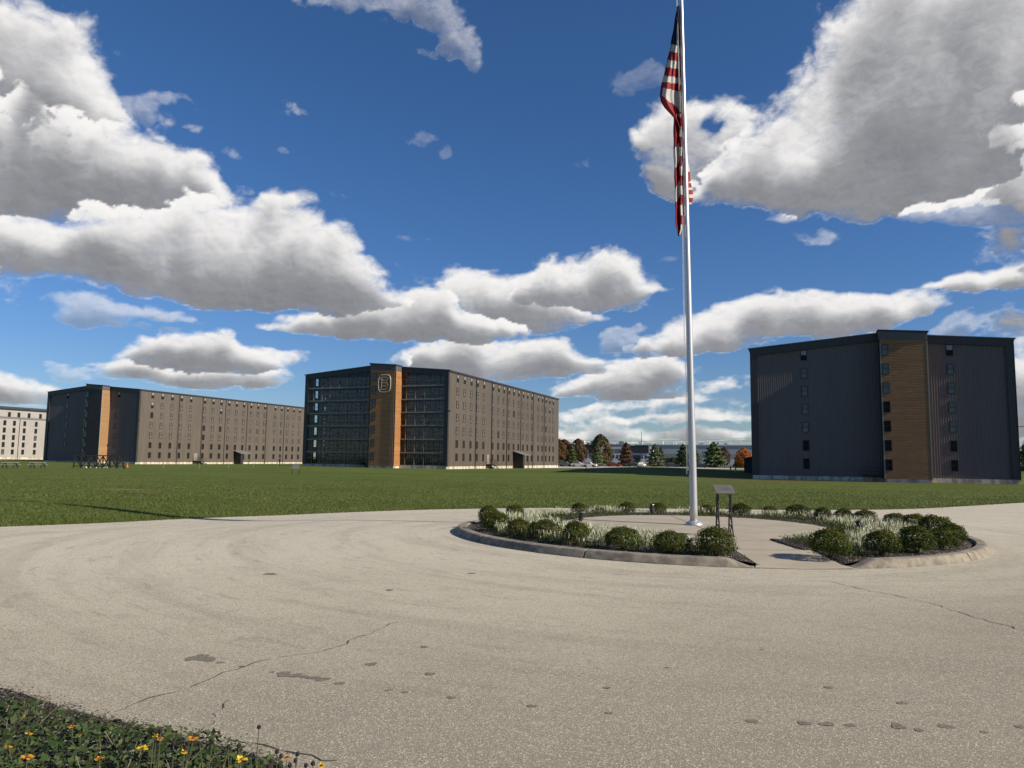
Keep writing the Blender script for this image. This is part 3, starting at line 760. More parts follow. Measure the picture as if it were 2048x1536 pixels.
# pale long building at the left edge
def pale_building():
    dd = ray(0, 915); k = 275 / math.hypot(dd.x, dd.y); p = EYE + dd * k
    ex = Vector((math.cos(BA), math.sin(BA), 0)); ey = Vector((-math.sin(BA), math.cos(BA), 0))
    o = p - ex * W_ - ey * 16; o.z = -.45
    root = empty('barrel_warehouse', o, BA)
    tag(root, 'long pale cream warehouse with grey band under its top windows at the far left', 'warehouse', 'tall barrel warehouses across the lawn')
    H = 15.3; Lp = 66
    wl = MB(); wl.box(0, W_, 0, Lp, .8, H)
    y = .3
    while y < Lp: wl.box(W_, W_ + .03, y, y + .07, .8, H); y += .6
    wl.face([(0, -.01, H), (W_, -.01, H), (W_ / 2, -.01, H + 1.5)])
    wl.build('wall', M['pale_panel'], root)
    f = MB(); f.box(.05, W_ - .05, .05, Lp - .05, -1.2, .8); f.build('foundation', M['found'], root)
    b = MB(); b.box(W_ + .03, W_ + .1, 0, Lp, 12.5, 13.1); b.build('band', M['band'], root)
    rf = MB()
    for a, c in ((-.3, W_ / 2), (W_ / 2, W_ + .35)):
        za = H + 1.5 * (1 - abs(a - W_ / 2) / (W_ / 2)); zc = H + 1.5 * (1 - abs(c - W_ / 2) / (W_ / 2))
        rf.hexa([(a, -.3, za), (c, -.3, zc), (c, Lp + .2, zc), (a, Lp + .2, za), (a, -.3, za + .45), (c, -.3, zc + .45), (c, Lp + .2, zc + .45), (a, Lp + .2, za + .45)])
    rf.build('roof', M['dark_trim'], root)
    for y in (21.3, 36.0, 50.0):
        s = MB(); s.box(W_ + .03, W_ + .16, y - .06, y + .06, -.5, 12.6); s.build('downspout', M['dark_trim'], root)
    cols = [3.2, 7, 10.8, 16.6, 19.6, 22.9, 26.7, 31.5, 34.6, 38.4, 41.6, 45.5, 49, 53, 57, 61]
    for i, c in enumerate(cols):
        for k in range(6):
            z = 2.4 + 2.2 * k + (.35 if k == 5 else 0); cc = c + (1.2 if k == 5 else 0)
            if c < 60: put_window('void' if random.random() < .8 else 'blue', root, (W_ + .036, cc, z), R(90))
pale_building()

# ------------------------------------------------------------------ sky dome that carries the clouds
def smooth_noise(u, v, seed):
    r = np.random.default_rng(seed).random((256, 256)); iu = np.floor(u).astype(int); iv = np.floor(v).astype(int)
    fu = u - iu; fv = v - iv; fu = fu ** 3 * (fu * (fu * 6 - 15) + 10); fv = fv ** 3 * (fv * (fv * 6 - 15) + 10)
    a = r[iu % 256, iv % 256]; b = r[(iu + 1) % 256, iv % 256]; c = r[iu % 256, (iv + 1) % 256]; d = r[(iu + 1) % 256, (iv + 1) % 256]
    return (a * (1 - fu) + b * fu) * (1 - fv) + (c * (1 - fu) + d * fu) * fv
def fbm(u, v, f, octs, seed, gain=.55, billow=False):
    s = np.zeros_like(u); amp = 1.; tot = 0.
    ca, sa = math.cos(.6), math.sin(.6)
    for o in range(octs):
        n = smooth_noise(u * f + 31.7 * o + 50, v * f + 17.3 * o + 50, seed + o)
        if billow: n = np.abs(2 * n - 1) 
        s += amp * n; tot += amp; amp *= gain; f *= 2.03; u, v = u * ca - v * sa, u * sa + v * ca
    return s / tot
def pxae(px, py):
    d = ray(px, py); return math.atan2(d.x, d.y), math.asin(d.z)
# each cloud: softness cap, then blobs (px, py, half width, half height, amount), far clouds first
CLOUDS = [
 (.5, 1.0, [(1200, 815, 150, 10, .80), (1340, 800, 90, 14, .8), (1450, 780, 70, 20, .8), (1300, 838, 170, 9, .82), (1160, 855, 120, 9, .80), (1420, 835, 120, 10, .82), (1250, 868, 200, 9, .84), (1420, 862, 130, 8, .80), (1480, 815, 60, 12, .75), (1200, 888, 240, 8, .82), (1440, 888, 140, 7, .80), (1130, 830, 60, 10, .7), (1370, 902, 200, 6, .8), (700, 905, 900, 5, .6), (40, 800, 60, 12, .8)]),
 (.5, 1.0, [(0, 775, 70, 24, .9), (60, 795, 50, 12, .8), (-60, 780, 80, 24, .9)]),
 (.16, .6, [(160, 750, 60, 9, .72), (100, 742, 40, 7, .66), (2040, 735, 30, 30, .8), (1920, 648, 60, 10, .72), (1960, 628, 40, 10, .72), (1940, 666, 40, 8, .66)]),
 (.5, 1.1, [(2070, 740, 50, 44, .95), (2090, 800, 60, 40, .95), (2100, 860, 80, 24, .9), (2200, 780, 100, 60, 1)]),
 (.30, .8, [(185, 612, 56, 20, .82), (160, 645, 44, 18, .80), (250, 622, 60, 15, .78), (355, 634, 36, 11, .78), (280, 660, 40, 8, .62)]),
 (.5, 1.1, [(400, 755, 120, 20, 1), (500, 768, 80, 15, .95), (330, 748, 70, 16, .9), (560, 748, 60, 10, .8)]),
 (.5, 1.1, [(355, 715, 66, 22, 1), (420, 702, 50, 24, 1), (490, 722, 76, 18, 1), (565, 722, 60, 14, .95), (310, 722, 50, 12, .85), (420, 726, 130, 14, 1)]),
 (.5, 1.0, [(1280, 735, 60, 22, 1), (1325, 750, 56, 18, 1), (1220, 748, 60, 18, 1), (1250, 772, 110, 18, 1), (1170, 775, 70, 16, .9), (1260, 792, 90, 12, .9)]),
 (.5, 1.1, [(935, 694, 62, 22, 1), (865, 712, 80, 18, 1), (1000, 710, 110, 24, 1), (1100, 720, 90, 18, 1), (1030, 742, 150, 18, 1), (1150, 732, 70, 16, .95), (1090, 685, 70, 14, .95), (960, 732, 110, 16, 1)]),
 (.20, .7, [(780, 718, 24, 14, .8), (1255, 668, 36, 18, .82), (1230, 688, 30, 16, .8), (1285, 655, 24, 12, .72)]),
 (.5, 1.0, [(960, 588, 80, 46, 1), (920, 565, 46, 34, 1), (1060, 590, 70, 44, 1), (1030, 628, 120, 26, 1), (1130, 625, 80, 26, 1), (1010, 650, 110, 16, .9)]),
 (.5, 1.0, [(1110, 555, 58, 32, 1), (1165, 565, 80, 44, 1), (1225, 535, 56, 36, 1), (1250, 572, 70, 28, 1), (1310, 572, 30, 10, .8), (1100, 590, 60, 22, 1), (1180, 600, 60, 16, .9)]),
 (.14, .5, [(1330, 518, 34, 10, .8)]),
 (.5, 1.15, [(660, 655, 76, 20, 1), (730, 640, 70, 26, 1), (800, 628, 70, 34, 1), (850, 622, 50, 34, 1), (760, 668, 150, 18, 1), (900, 655, 100, 26, 1), (985, 660, 80, 16, .95), (570, 668, 40, 10, .85), (850, 672, 100, 14, 1)]),
 (.22, .8, [(255, 232, 60, 24, .85), (310, 212, 56, 20, .84), (355, 198, 34, 14, .82), (360, 250, 40, 10, .6), (470, 315, 40, 14, .70), (440, 335, 30, 10, .62), (480, 380, 40, 20, .8), (230, 150, 30, 14, .5)]),
 (.5, 1.0, [(10, 120, 110, 50, 1), (75, 130, 80, 60, 1), (140, 170, 66, 60, 1), (170, 215, 60, 40, 1), (60, 210, 130, 60, 1), (-80, 180, 120, 110, 1), (130, 240, 90, 26, .95)]),
 (.5, 1.1, [(40, 350, 160, 70, 1), (170, 330, 110, 52, 1), (290, 345, 100, 46, 1), (370, 355, 66, 40, 1), (420, 380, 48, 28, 1), (-80, 380, 180, 80, 1), (250, 395, 190, 34, 1), (90, 290, 80, 28, .95), (310, 300, 50, 12, .8)]),
 (.5, 1.25, [(480, 460, 120, 56, 1), (570, 470, 80, 50, 1), (645, 505, 66, 44, 1), (380, 480, 110, 48, 1), (300, 500, 110, 52, 1), (670, 555, 56, 36, 1), (600, 565, 110, 44, 1), (470, 565, 150, 40, 1), (330, 545, 150, 36, 1), (220, 530, 110, 26, 1), (60, 490, 150, 44, 1), (-40, 510, 120, 40, 1), (700, 600, 60, 24, 1), (540, 600, 130, 20, 1), (410, 592, 100, 14, .95), (740, 608, 50, 12, .85)]),
 (.5, 1.1, [(1400, 672, 90, 34, 1), (1460, 645, 80, 36, 1), (1520, 622, 70, 32, 1), (1590, 632, 90, 34, 1), (1670, 618, 80, 32, 1), (1740, 612, 80, 26, 1), (1810, 612, 60, 20, 1), (1860, 618, 34, 10, .8), (1520, 655, 130, 26, 1), (1400, 702, 90, 14, .95), (1640, 652, 90, 16, .95), (1350, 690, 50, 16, .85)]),
 (.5, .8, [(1960, 570, 80, 12, .95), (2020, 560, 60, 16, 1), (2070, 552, 60, 26, 1), (1900, 574, 34, 7, .8)]),
 (.12, .4, [(2030, 515, 50, 8, .75)]),
 (.40, .75, [(1400, 235, 66, 30, 1), (1460, 235, 44, 34, 1), (1335, 275, 50, 36, .95), (1440, 300, 90, 44, 1), (1345, 235, 36, 22, .85), (1400, 345, 76, 40, 1), (1370, 380, 40, 20, .85), (1345, 330, 40, 26, .85), (1300, 280, 26, 16, .75), (1490, 340, 80, 50, 1)]),
 (.6, 1.0, [(1800, 20, 90, 70, 1), (1900, 60, 150, 110, 1), (2010, 120, 140, 140, 1), (1790, 140, 110, 80, 1), (1710, 210, 110, 64, 1), (1850, 230, 170, 90, 1), (2020, 270, 120, 90, 1), (1640, 285, 90, 50, 1), (1560, 320, 90, 46, 1), (1660, 350, 150, 56, 1), (1780, 350, 150, 60, 1), (1930, 345, 120, 46, 1), (1580, 372, 110, 40, 1), (1700, 400, 120, 30, .95), (1470, 372, 70, 32, .95), (2140, 200, 120, 250, 1), (1800, 415, 70, 16, .85)]),
 (.34, .7, [(2020, 400, 80, 30, 1), (1930, 415, 60, 22, .95), (1850, 425, 50, 14, .8), (2090, 390, 80, 40, 1), (1660, 468, 44, 12, .85), (1630, 485, 30, 8, .7), (1560, 445, 30, 9, .70)]),
 (.20, .7, [(700, 15, 60, 26, .80), (760, 0, 90, 26, .84), (860, 10, 60, 30, .84), (915, 70, 40, 34, .86), (945, 118, 32, 30, .90), (885, 105, 40, 14, .80), (640, 0, 40, 12, .74), (870, 40, 40, 20, .8)]),
 (.12, .5, [(1270, 155, 44, 18, .84), (1300, 148, 30, 12, .8), (1250, 180, 30, 14, .70), (1265, 20, 46, 14, .74), (840, 275, 32, 16, .84), (892, 306, 22, 13, .86), (800, 470, 44, 11, .86), (840, 460, 26, 6, .75), (560, 290, 12, 6, .6)]),
 (.5, 1.1, [(-250, 200, 200, 90, 1), (-400, 500, 200, 60, 1), (-350, 700, 160, 30, .9), (2400, 300, 260, 150, 1), (2450, 620, 200, 50, 1), (2400, 800, 200, 24, .9), (-250, 850, 180, 14, .8), (1900, -240, 300, 80, 1), (200, -300, 200, 80, .9), (2900, 400, 300, 120, 1), (-900, 350, 300, 110, 1)]),
]
HOLES = [(1418, 244, 20, 13, .62), (1436, 256, 12, 8, .45)]
def blur(Q, r):
    for ax_ in (0, 1):
        P = np.pad(Q, [(r + 1, r) if k == ax_ else (0, 0) for k in (0, 1)], mode='edge'); c = np.cumsum(P, ax_)
        n_ = Q.shape[ax_]; Q = (np.take(c, np.arange(2 * r + 1, 2 * r + 1 + n_), ax_) - np.take(c, np.arange(0, n_), ax_)) / (2 * r + 1)
    return Q
def make_sky():
    da = R(.125); A0, A1 = R(-62), R(62); E0, E1 = R(-1.2), R(50)
    na = int((A1 - A0) / da) + 1; ne = int((E1 - E0) / da) + 1
    a = np.linspace(A0, A1, na); e = np.linspace(E0, E1, ne); A, E_ = np.meshgrid(a, e)
    # noise lives on coordinates that tighten towards the horizon, as a flat cloud layer does
    K = 1.0 / (np.clip(E_, .0, 1) + .22) ** .75 / 1.35
    u = A * 1.0; v = np.cumsum(K, 0) * da * 1.35
    def warped(u, v, seed):
        wu = fbm(u, v, 9, 3, seed + 100) - .5; wv = fbm(u, v, 9, 3, seed + 200) - .5
        wu2 = fbm(u, v, 28, 3, seed + 300) - .5; wv2 = fbm(u, v, 28, 3, seed + 400) - .5
        return u + .06 * wu + .022 * wu2, v + .06 * wv + .022 * wv2
    U, Vv = warped(u, v, 1)
    big = fbm(U, Vv, 14, 8, 5, .56)
    bil = 1 - fbm(U, Vv, 22, 6, 55, .52, True)
    n = .62 * big + .38 * (1 - bil)          # rounded hills, sharp valleys
    n = (n - n.mean()) / n.std()
    # clouds placed by direction, their outline warped by the noise
    wa = (fbm(u, v, 7, 4, 900) - .5) * .045 + (fbm(u, v, 26, 3, 910) - .5) * .018; we = (fbm(u, v, 7, 4, 950) - .5) * .026 + (fbm(u, v, 26, 3, 960) - .5) * .012
    D = np.full_like(A, -1.0); OD = np.zeros_like(A); OP = np.ones_like(A)
    for cap, dark, blobs in CLOUDS:
        keep = np.ones_like(A); lo = [1e9, 1e9]; hi = [0, 0]; ec = []
        for px, py, rx, ry, wt in blobs:
            ca, ce = pxae(px, py); ra, re = rx * 1.12 / FPX, ry * 1.16 / FPX
            ia0, ia1 = np.searchsorted(a, [ca - 3.0 * ra - .05, ca + 3.0 * ra + .05]); ie0, ie1 = np.searchsorted(e, [ce - 3.0 * re - .05, ce + 3.0 * re + .05])
            if ia0 >= ia1 or ie0 >= ie1: continue
            lo = [min(lo[0], ie0), min(lo[1], ia0)]; hi = [max(hi[0], ie1), max(hi[1], ia1)]; ec.append((ce, re))
            s = np.s_[ie0:ie1, ia0:ia1]
            dy = (E_[s] + we[s] - ce) / re; dx = (A[s] + wa[s] - ca) / ra
            dy = np.where(dy < 0, dy * 1.2, dy)                 # flatter underneath
            r2 = dx * dx + dy * dy
            keep[s] *= 1 - wt * np.exp(-(r2 ** 1.3) * .72)
        if lo[0] > 1e8: continue
        cov = 1 - keep
        thr = .58 if cap > .3 else .60
        nz = .145 if cap > .3 else .20
        core = np.clip((cov - .72) / .24, 0, 1); core = core * core * (3 - 2 * core)
        Dg = cov - thr + nz * n * (1 - .72 * core)
        if cap < .5: Dg = np.minimum(Dg, cap * (.8 + .2 * np.clip(n, -1, 1)))
        Dp = np.clip(cov - thr + .02 + .19 * n * (1 - .2 * core), 0, .75)
        s = np.s_[lo[0]:hi[0], lo[1]:hi[1]]; Q = Dp[s]; hh, ww = Q.shape; og = np.zeros_like(Q)
        Qb = blur(Q, 3); top = np.cumsum(Qb[::-1], 0)[::-1]; tot = Qb.sum(0)[None]
        kz = max(2, ww // 60); top = blur(top, 2); frac = top / (blur(np.repeat(tot, 3, 0), kz)[1:2] + .35)
        frac = np.clip((frac - .30 / dark) / .66, 0, 1); frac = frac * frac * (3 - 2 * frac)
        H_ = max(.55, min(2.0, (hi[0] - lo[0]) / 70.))
        for Qk, wt_, reach in ((blur(Q, 1), 1.25, .42), (blur(Q, 3), 1.2, 1.0)):
            acc = np.zeros_like(Q)
            for k in range(1, 13):
                st = (k * k * .13 + k * .9) * (.45 + .55 * H_) * reach
                i = int(round(st)); j = int(round(st * .35))
                if i >= hh or j >= ww: break
                sh = np.zeros_like(Q); sh[:hh - i, :ww - j] = Qk[i:, j:]; acc += sh
            og += acc / 12 * wt_
        og = og + 1.15 * frac - .07
        al = np.clip((Dg[s] + .04) / .12, 0, 1); al = al * al * (3 - 2 * al)
        OD[s] = OD[s] * (1 - al) + og * al
        al2 = np.clip((Dg[s] + .30) / .2, 0, 1) * (D[s] < Dg[s]); op = {True: .28 if cap < .15 else .55}.get(cap < .35, 1.)
        OP[s] = OP[s] * (1 - al2) + op * al2
        D[s] = np.maximum(D[s] , Dg[s])
    for px, py, rx, ry, wt in HOLES:
        ca, ce = pxae(px, py); r2 = ((A + wa * .6 - ca) / (rx / FPX)) ** 2 + ((E_ + we * .6 - ce) / (ry / FPX)) ** 2
        D -= wt * np.exp(-r2 * np.clip(1 + .25 * n, .5, 1.6))
    # keep distant low clouds flatter in tone
    OD = 1.9 * (1 - np.exp(-OD / 1.15))
    V3 = np.stack([np.cos(E_) * np.sin(A), np.cos(E_) * np.cos(A), np.sin(E_)], -1) * 9000.
    V3 = V3.reshape(-1, 3)
    I = (np.arange(ne - 1)[:, None] * na + np.arange(na - 1)[None])
    vis = (np.maximum.reduce([D[:-1, :-1], D[1:, :-1], D[:-1, 1:], D[1:, 1:]]) > -.32)
    I = I[vis]
    F = np.c_[I, I + na, I + na + 1, I + 1]
    used = np.unique(F); rm = np.zeros(len(V3), int); rm[used] = np.arange(len(used))
    mt = bpy.data.materials.new('cloud_layer'); mt.use_nodes = True; nt = mt.node_tree; nt.nodes.clear()
    out = nt.nodes.new('ShaderNodeOutputMaterial')
    at_ = nt.nodes.new('ShaderNodeAttribute'); at_.attribute_name = 'cloud_cover'; ao = nt.nodes.new('ShaderNodeAttribute'); ao.attribute_name = 'depth_to_sun'
    tc = nt.nodes.new('ShaderNodeTexCoord'); mp = nt.nodes.new('ShaderNodeMapping'); mp.inputs['Scale'].default_value = (1 / 9000., 1 / 9000., 1.6 / 9000.); L(nt, tc.outputs['Object'], mp.inputs[0])
    fine = N(nt, 'ShaderNodeTexNoise', Scale=60., Detail=7., Roughness=.62, Distortion=.6); L(nt, mp.outputs[0], fine.inputs['Vector'])
    mp2 = nt.nodes.new('ShaderNodeMapping'); mp2.inputs['Location'].default_value = (.004, 0, .0085); L(nt, mp.outputs[0], mp2.inputs[0])
    fine2 = N(nt, 'ShaderNodeTexNoise', Scale=60., Detail=5., Roughness=.6, Distortion=.6); L(nt, mp2.outputs[0], fine2.inputs['Vector'])
    f = math_n(nt, 'SUBTRACT', fine.outputs['Fac'], .5)
    D_ = math_n(nt, 'ADD', at_.outputs['Fac'], math_n(nt, 'MULTIPLY', f, .46))
    alpha = maprange(nt, D_, -.14, .40)
    emb = math_n(nt, 'MULTIPLY', math_n(nt, 'SUBTRACT', fine2.outputs['Fac'], fine.outputs['Fac']), .55)
    od = math_n(nt, 'ADD', ao.outputs['Fac'], math_n(nt, 'ADD', emb, math_n(nt, 'MULTIPLY', f, .35)))
    ramp = nt.nodes.new('ShaderNodeValToRGB'); L(nt, math_n(nt, 'MULTIPLY', od, .5), ramp.inputs[0])
    el = ramp.color_ramp.elements
    el[0].position = 0.0; el[0].color = (.92, .90, .88, 1); el[1].position = 1.0; el[1].color = (.165, .17, .19, 1)
    for p, c in ((.22, (.80, .785, .775)), (.42, (.55, .55, .56)), (.68, (.30, .305, .325))):
        q = el.new(p); q.color = (*c, 1)
    em = nt.nodes.new('ShaderNodeEmission'); L(nt, ramp.outputs[0], em.inputs[0]); em.inputs[1].default_value = .80
    tr = nt.nodes.new('ShaderNodeBsdfTransparent'); mx = nt.nodes.new('ShaderNodeMixShader')
    op_ = nt.nodes.new('ShaderNodeAttribute'); op_.attribute_name = 'cloud_opacity'
    L(nt, math_n(nt, 'MULTIPLY', alpha, op_.outputs['Fac']), mx.inputs[0]); L(nt, tr.outputs[0], mx.inputs[1]); L(nt, em.outputs[0], mx.inputs[2]); L(nt, mx.outputs[0], out.inputs[0])
    mt.cycles.emission_sampling = 'NONE'
    o = np_mesh('sky', V3[used], rm[F], mt, smooth=True)
    for nm, arr in (('cloud_cover', D), ('depth_to_sun', OD), ('cloud_opacity', OP)):
        t = o.data.attributes.new(nm, 'FLOAT', 'POINT'); t.data.foreach_set('value', arr.ravel()[used].astype(np.float32))
    tag(o, kind='structure')
    return o
make_sky()

# ------------------------------------------------------------------ planted island
PX, PY, PR = 4.25, 17.45, 3.02           # round plaza in the island
GX0, GX1 = 3.78, 5.08                    # footpath to the drive
M['kerb'] = mat('weathered_kerb_concrete', (.24, .205, .155), .9, var=.2, scale=5, bump=.3, bscale=60, c2=(.13, .115, .09))
M['plaza'] = mat('buff_concrete', (.36, .315, .235), .85, var=.08, scale=1.6, bump=.1, bscale=80)
def mat_mulch():
    mt, nt, b = new_mat('dark_bark_mulch'); v = coords(nt)
    vo = N(nt, 'ShaderNodeTexVoronoi', Scale=38.); L(nt, v, vo.inputs['Vector']); sp = nt.nodes.new('ShaderNodeSeparateColor'); L(nt, vo.outputs['Color'], sp.inputs[0])
    c = mixc(nt, sp.outputs[0], (.016, .012, .008), (.055, .040, .026)); c = mixc(nt, maprange(nt, sp.outputs[1], .85, .93), c, (.30, .26, .22))
    L(nt, c, b.inputs['Base Color']); b.inputs['Roughness'].default_value = .95
    bn = N(nt, 'ShaderNodeBump', Strength=1., Distance=.03); L(nt, vo.outputs['Distance'], bn.inputs['Height']); L(nt, bn.outputs[0], b.inputs['Normal'])
    return mt
M['mulch'] = mat_mulch()
isl = empty('kerb_island', (ICX, ICY, 0)); isl['label'] = 'round concrete kerb ringing the planted bed of the flagpole island'; isl['category'] = 'kerb'
# kerb: swept profile with dropped ends at the path and open joints
gap0 = math.atan2(-IR, GX0 - ICX - .05); gap1 = math.atan2(-IR, GX1 - ICX + .05)
prof = [(-.20, -.06), (-.20, .135), (-.18, .15), (-.045, .15), (-.012, .138), (.004, .115), (.05, .015), (.055, -.03)]
a0, a1 = gap1 + .004, gap0 + 2 * math.pi - .004
nk = 12; span = (a1 - a0) / nk
for q in range(nk):
    mb = MB(); s0 = a0 + q * span + (.003 if q else 0); s1 = a0 + (q + 1) * span - (.003 if q < nk - 1 else 0); ns = 18; base = 0
    for i in range(ns + 1):
        t = s0 + (s1 - s0) * i / ns; arc = min(t - a0, a1 - t) * IR; dz = min(1, max(.05, (arc - .02) / .42)) if arc < .44 else 1.
        for (o, z) in prof:
            rr = IR + o + random.gauss(0, .0015); zz = z * dz if z > 0 else z
            mb.v.append((rr * math.cos(t), rr * math.sin(t), zz + z1(ICX + rr * math.cos(t), ICY + rr * math.sin(t)) + .022 * (z < .05)))
    npf = len(prof)
    for i in range(ns):
        for k in range(npf - 1):
            A = i * npf + k; mb.f.append((A, A + npf, A + npf + 1, A + 1)); mb.m.append(0)
    mb.f.append(tuple(range(npf))); mb.m.append(0); mb.f.append(tuple(ns * npf + k for k in range(npf))[::-1]); mb.m.append(0)
    mb.build('kerb_section', M['kerb'], isl)
# soil ring
def soil_z(x, y):
    r_ = np.hypot(x - ICX, y - ICY); rp = np.hypot(x - PX, y - PY)
    z = .105 + .035 * np.clip((IR - .3 - r_) / .8, 0, 1) + .0 * x
    z = z + (RNG.random(x.shape) - .5) * .02
    z = np.where(rp < PR - .06, .04, z)
    e_ = np.maximum(np.maximum(GX0 - x, x - GX1), 0)
    z = np.where((e_ < .6) & (y < 12.9), np.minimum(z, np.where(y < 12.9, .128 - (12.9 - y) / 1.56 * .1, .128) + np.where(e_ > 0, .01 + e_ * .16, -.035)), z)
    z = np.where((x > GX0 + .11) & (x < GX1 - .11) & (y < PY - 2) & (y > 11.8), -.06, z)
    return z
ring = [(ICX + (IR - .19) * math.cos(t), ICY + (IR - .19) * math.sin(t)) for t in np.linspace(0, 2 * math.pi, 140, endpoint=False)]
sheet('planting_bed', ring, .09, .0, M['mulch'], zf=soil_z)
def plaza_z(x, y):
    return np.where(y < 12.9, .128 - (12.9 - y) / (12.9 - 11.34) * .100, .128 + .004 * (y - 17))
out = []
for t in np.linspace(0, 2 * math.pi, 120, endpoint=False):
    x, y = PX + PR * math.cos(t), PY + PR * math.sin(t)
    if GX0 < x < GX1 and y < PY: continue
    out.append((t, x, y))
th0 = -math.acos((GX0 - PX) / PR); th1 = -math.acos((GX1 - PX) / PR)
ordr = [q for q in out if q[0] < math.pi * 1.5] 
rest_ = [q for q in out if q[0] >= math.pi * 1.5]
pl = [(q[1], q[2]) for q in rest_] + [(q[1], q[2]) for q in ordr]
pl += [(GX0, PY - math.sqrt(PR ** 2 - (GX0 - PX) ** 2))] + [(GX0 - .0, y) for y in (14, 13.4, 12.9, 12.4, 12, 11.7)] + [(GX0 - .12, 11.40), (4.4, 11.33), (GX1 + .10, 11.42)] + [(GX1, y) for y in (11.7, 12, 12.4, 12.9, 13.4, 14)] + [(GX1, PY - math.sqrt(PR ** 2 - (GX1 - PX) ** 2))]
pz = sheet('plaza', pl, .35, .0, M['plaza'], zf=plaza_z)
jt = MB()
for (xa, ya, xb, yb) in ((GX0, 12.9, GX1, 12.9), (GX0, 14.45, GX1, 14.45), (1.25, 17.3, 7.25, 17.6), (4.2, 14.45, 4.3, 20.4)):
    A = Vector((xa, ya, 0)); B = Vector((xb, yb, 0)); nn = (B - A).cross(Vector((0, 0, 1))).normalized() * .007; k = 12
    for i in range(k):
        p, q = A.lerp(B, i / k), A.lerp(B, (i + 1) / k)
        zz = lambda v: float(plaza_z(np.array(v.x), np.array(v.y))) + .004
        jt.face([(p.x - nn.x, p.y - nn.y, zz(p)), (q.x - nn.x, q.y - nn.y, zz(q)), (q.x + nn.x, q.y + nn.y, zz(q)), (p.x + nn.x, p.y + nn.y, zz(p))])
tag(jt.build('plaza_joints', M['crack']), kind='structure')

# boxwood shrubs
M['box_leaf'] = leaf_mat('boxwood_leaf', (.014, .030, .003), (.062, .082, .006), (.090, .085, .006), rough=.9, trans=.12)
M['stem'] = mat('brown_stem', (.06, .045, .03), .9)
def shrub_mesh(seed, rx, rz, n=4600):
    rng = np.random.default_rng(seed); d = rng.normal(size=(n, 3)); d /= np.linalg.norm(d, axis=1)[:, None]
    d[:, 2] = np.where(d[:, 2] < -.55, -d[:, 2], d[:, 2])
    lump = 1 + .10 * np.sin(d[:, 0] * 5 + seed) * np.cos(d[:, 1] * 4 + seed * 2) + .07 * np.sin(d[:, 2] * 9 + d[:, 0] * 7 + seed)
    r_ = rng.uniform(.55, 1.0, n) ** .5 * lump; stray = rng.random(n) < .05; r_ = np.where(stray, r_ * 1.09, r_)
    P = d * r_[:, None] * np.array([rx, rx * .95, rz]) + np.array([0, 0, rz * .88])
    P[:, 2] = np.maximum(P[:, 2], .03)
    V, F = leaf_quads(P, .024, rng, .62, .25, d)
    return V, F
shrub_protos = []
for k in range(5):
    rx = (.25, .27, .24, .29, .26)[k]; rz = (.23, .24, .22, .23, .25)[k]
    V, F = shrub_mesh(k + 3, rx, rz)
    root = empty('boxwood_shrub'); o = np_mesh('foliage', V, F, M['box_leaf'], parent=root)
    st = MB()
    for j in range(5):
        t = 6.28 * j / 5; st.tube([(0, 0, -.03), (.04 * math.cos(t), .04 * math.sin(t), .1), (.14 * math.cos(t), .14 * math.sin(t), .3)], [.012, .009, .004], 5)
    st.build('stem', M['stem'], root); shrub_protos.append(root)
near = [(960, 1046, 'round clipped boxwood at the far left end of the kerbed island, behind the front row', 1.05), (992, 1062, 'first boxwood of the front row at the left end of the island, yellowish on top', 1.15), (1038, 1073, 'second boxwood from the left in the front row of the island', .95), (1088, 1080, 'third boxwood from the left in the front row of the island', 1.0),
        (1152, 1089, 'boxwood standing in front of the left black spotlight', .98), (1245, 1099, 'boxwood in the front row midway between left spotlight and flagpole', 1.02), (1338, 1110, 'boxwood in the front row directly left of the flagpole foot', .98), (1435, 1116, 'boxwood beside the footpath, below the lectern sign', 1.12),
        (1690, 1120, 'boxwood nearest the footpath on its right side', 1.15), (1780, 1113, 'second boxwood from the footpath on the right side, before the white flowers', 1.08), (1846, 1107, 'third boxwood right of the footpath, large and dark', 1.22), (1888, 1098, 'fourth boxwood right of the footpath, near the kerb bend', 1.0),
        (1906, 1086, 'outermost boxwood at the right tip of the island', 1.05), (1872, 1076, 'boxwood behind the outermost ones at the right tip of the island', 1.15)]
far = [(1838, 1062, 'low boxwood at the back right, leftmost above the white flower mass', .95), (1805, 1056, 'back row boxwood third from the right tip', .98), (1752, 1048, 'back row boxwood right of the small spotlight', 1.0), (1700, 1044, 'back row boxwood just behind the right spotlight', 1.0), (1646, 1042, 'back row boxwood left of the right spotlight', .98), (1597, 1038, 'back row boxwood fifth from the right tip, standing clear against the drive', 1.05),
       (1540, 1034, 'small back row boxwood sunk among pale flowers right of the lectern sign', .8), (1482, 1032, 'dark back row boxwood just right of the lectern sign', 1.0), (1415, 1030, 'back row boxwood between flagpole and lectern sign', .9), (1316, 1028, 'back row boxwood behind the rear spotlight', .85), (1253, 1027, 'small back row boxwood left of the rear spotlight', .85), (1200, 1028, 'low back row boxwood hidden deep in pale flowers', .6), (1155, 1027, 'dark back row boxwood above the left part of the plaza', .85), (1000, 1034, 'dark boxwood behind the left clump of white flowers', .9)]
SHR = []
for i, (px, py, lb, sc) in enumerate(near + far):
    o = shrub_protos[i] if i < 5 else copy_tree(shrub_protos[random.randrange(5)])
    p = gp(px, py, .12)
    d = Vector((p.x - ICX, p.y - ICY)); rmax = IR - .58
    if d.length > rmax: d *= rmax / d.length
    o.location = (ICX + d.x, ICY + d.y, .10); SHR.append((ICX + d.x, ICY + d.y))
    o.rotation_euler = (0, 0, random.uniform(0, 6.28)); o.scale = (sc * random.uniform(1.0, 1.16), sc * random.uniform(1.0, 1.16), sc * random.uniform(.80, .95))
    tag(o, lb, 'shrub', 'clipped boxwoods round the flagpole island')

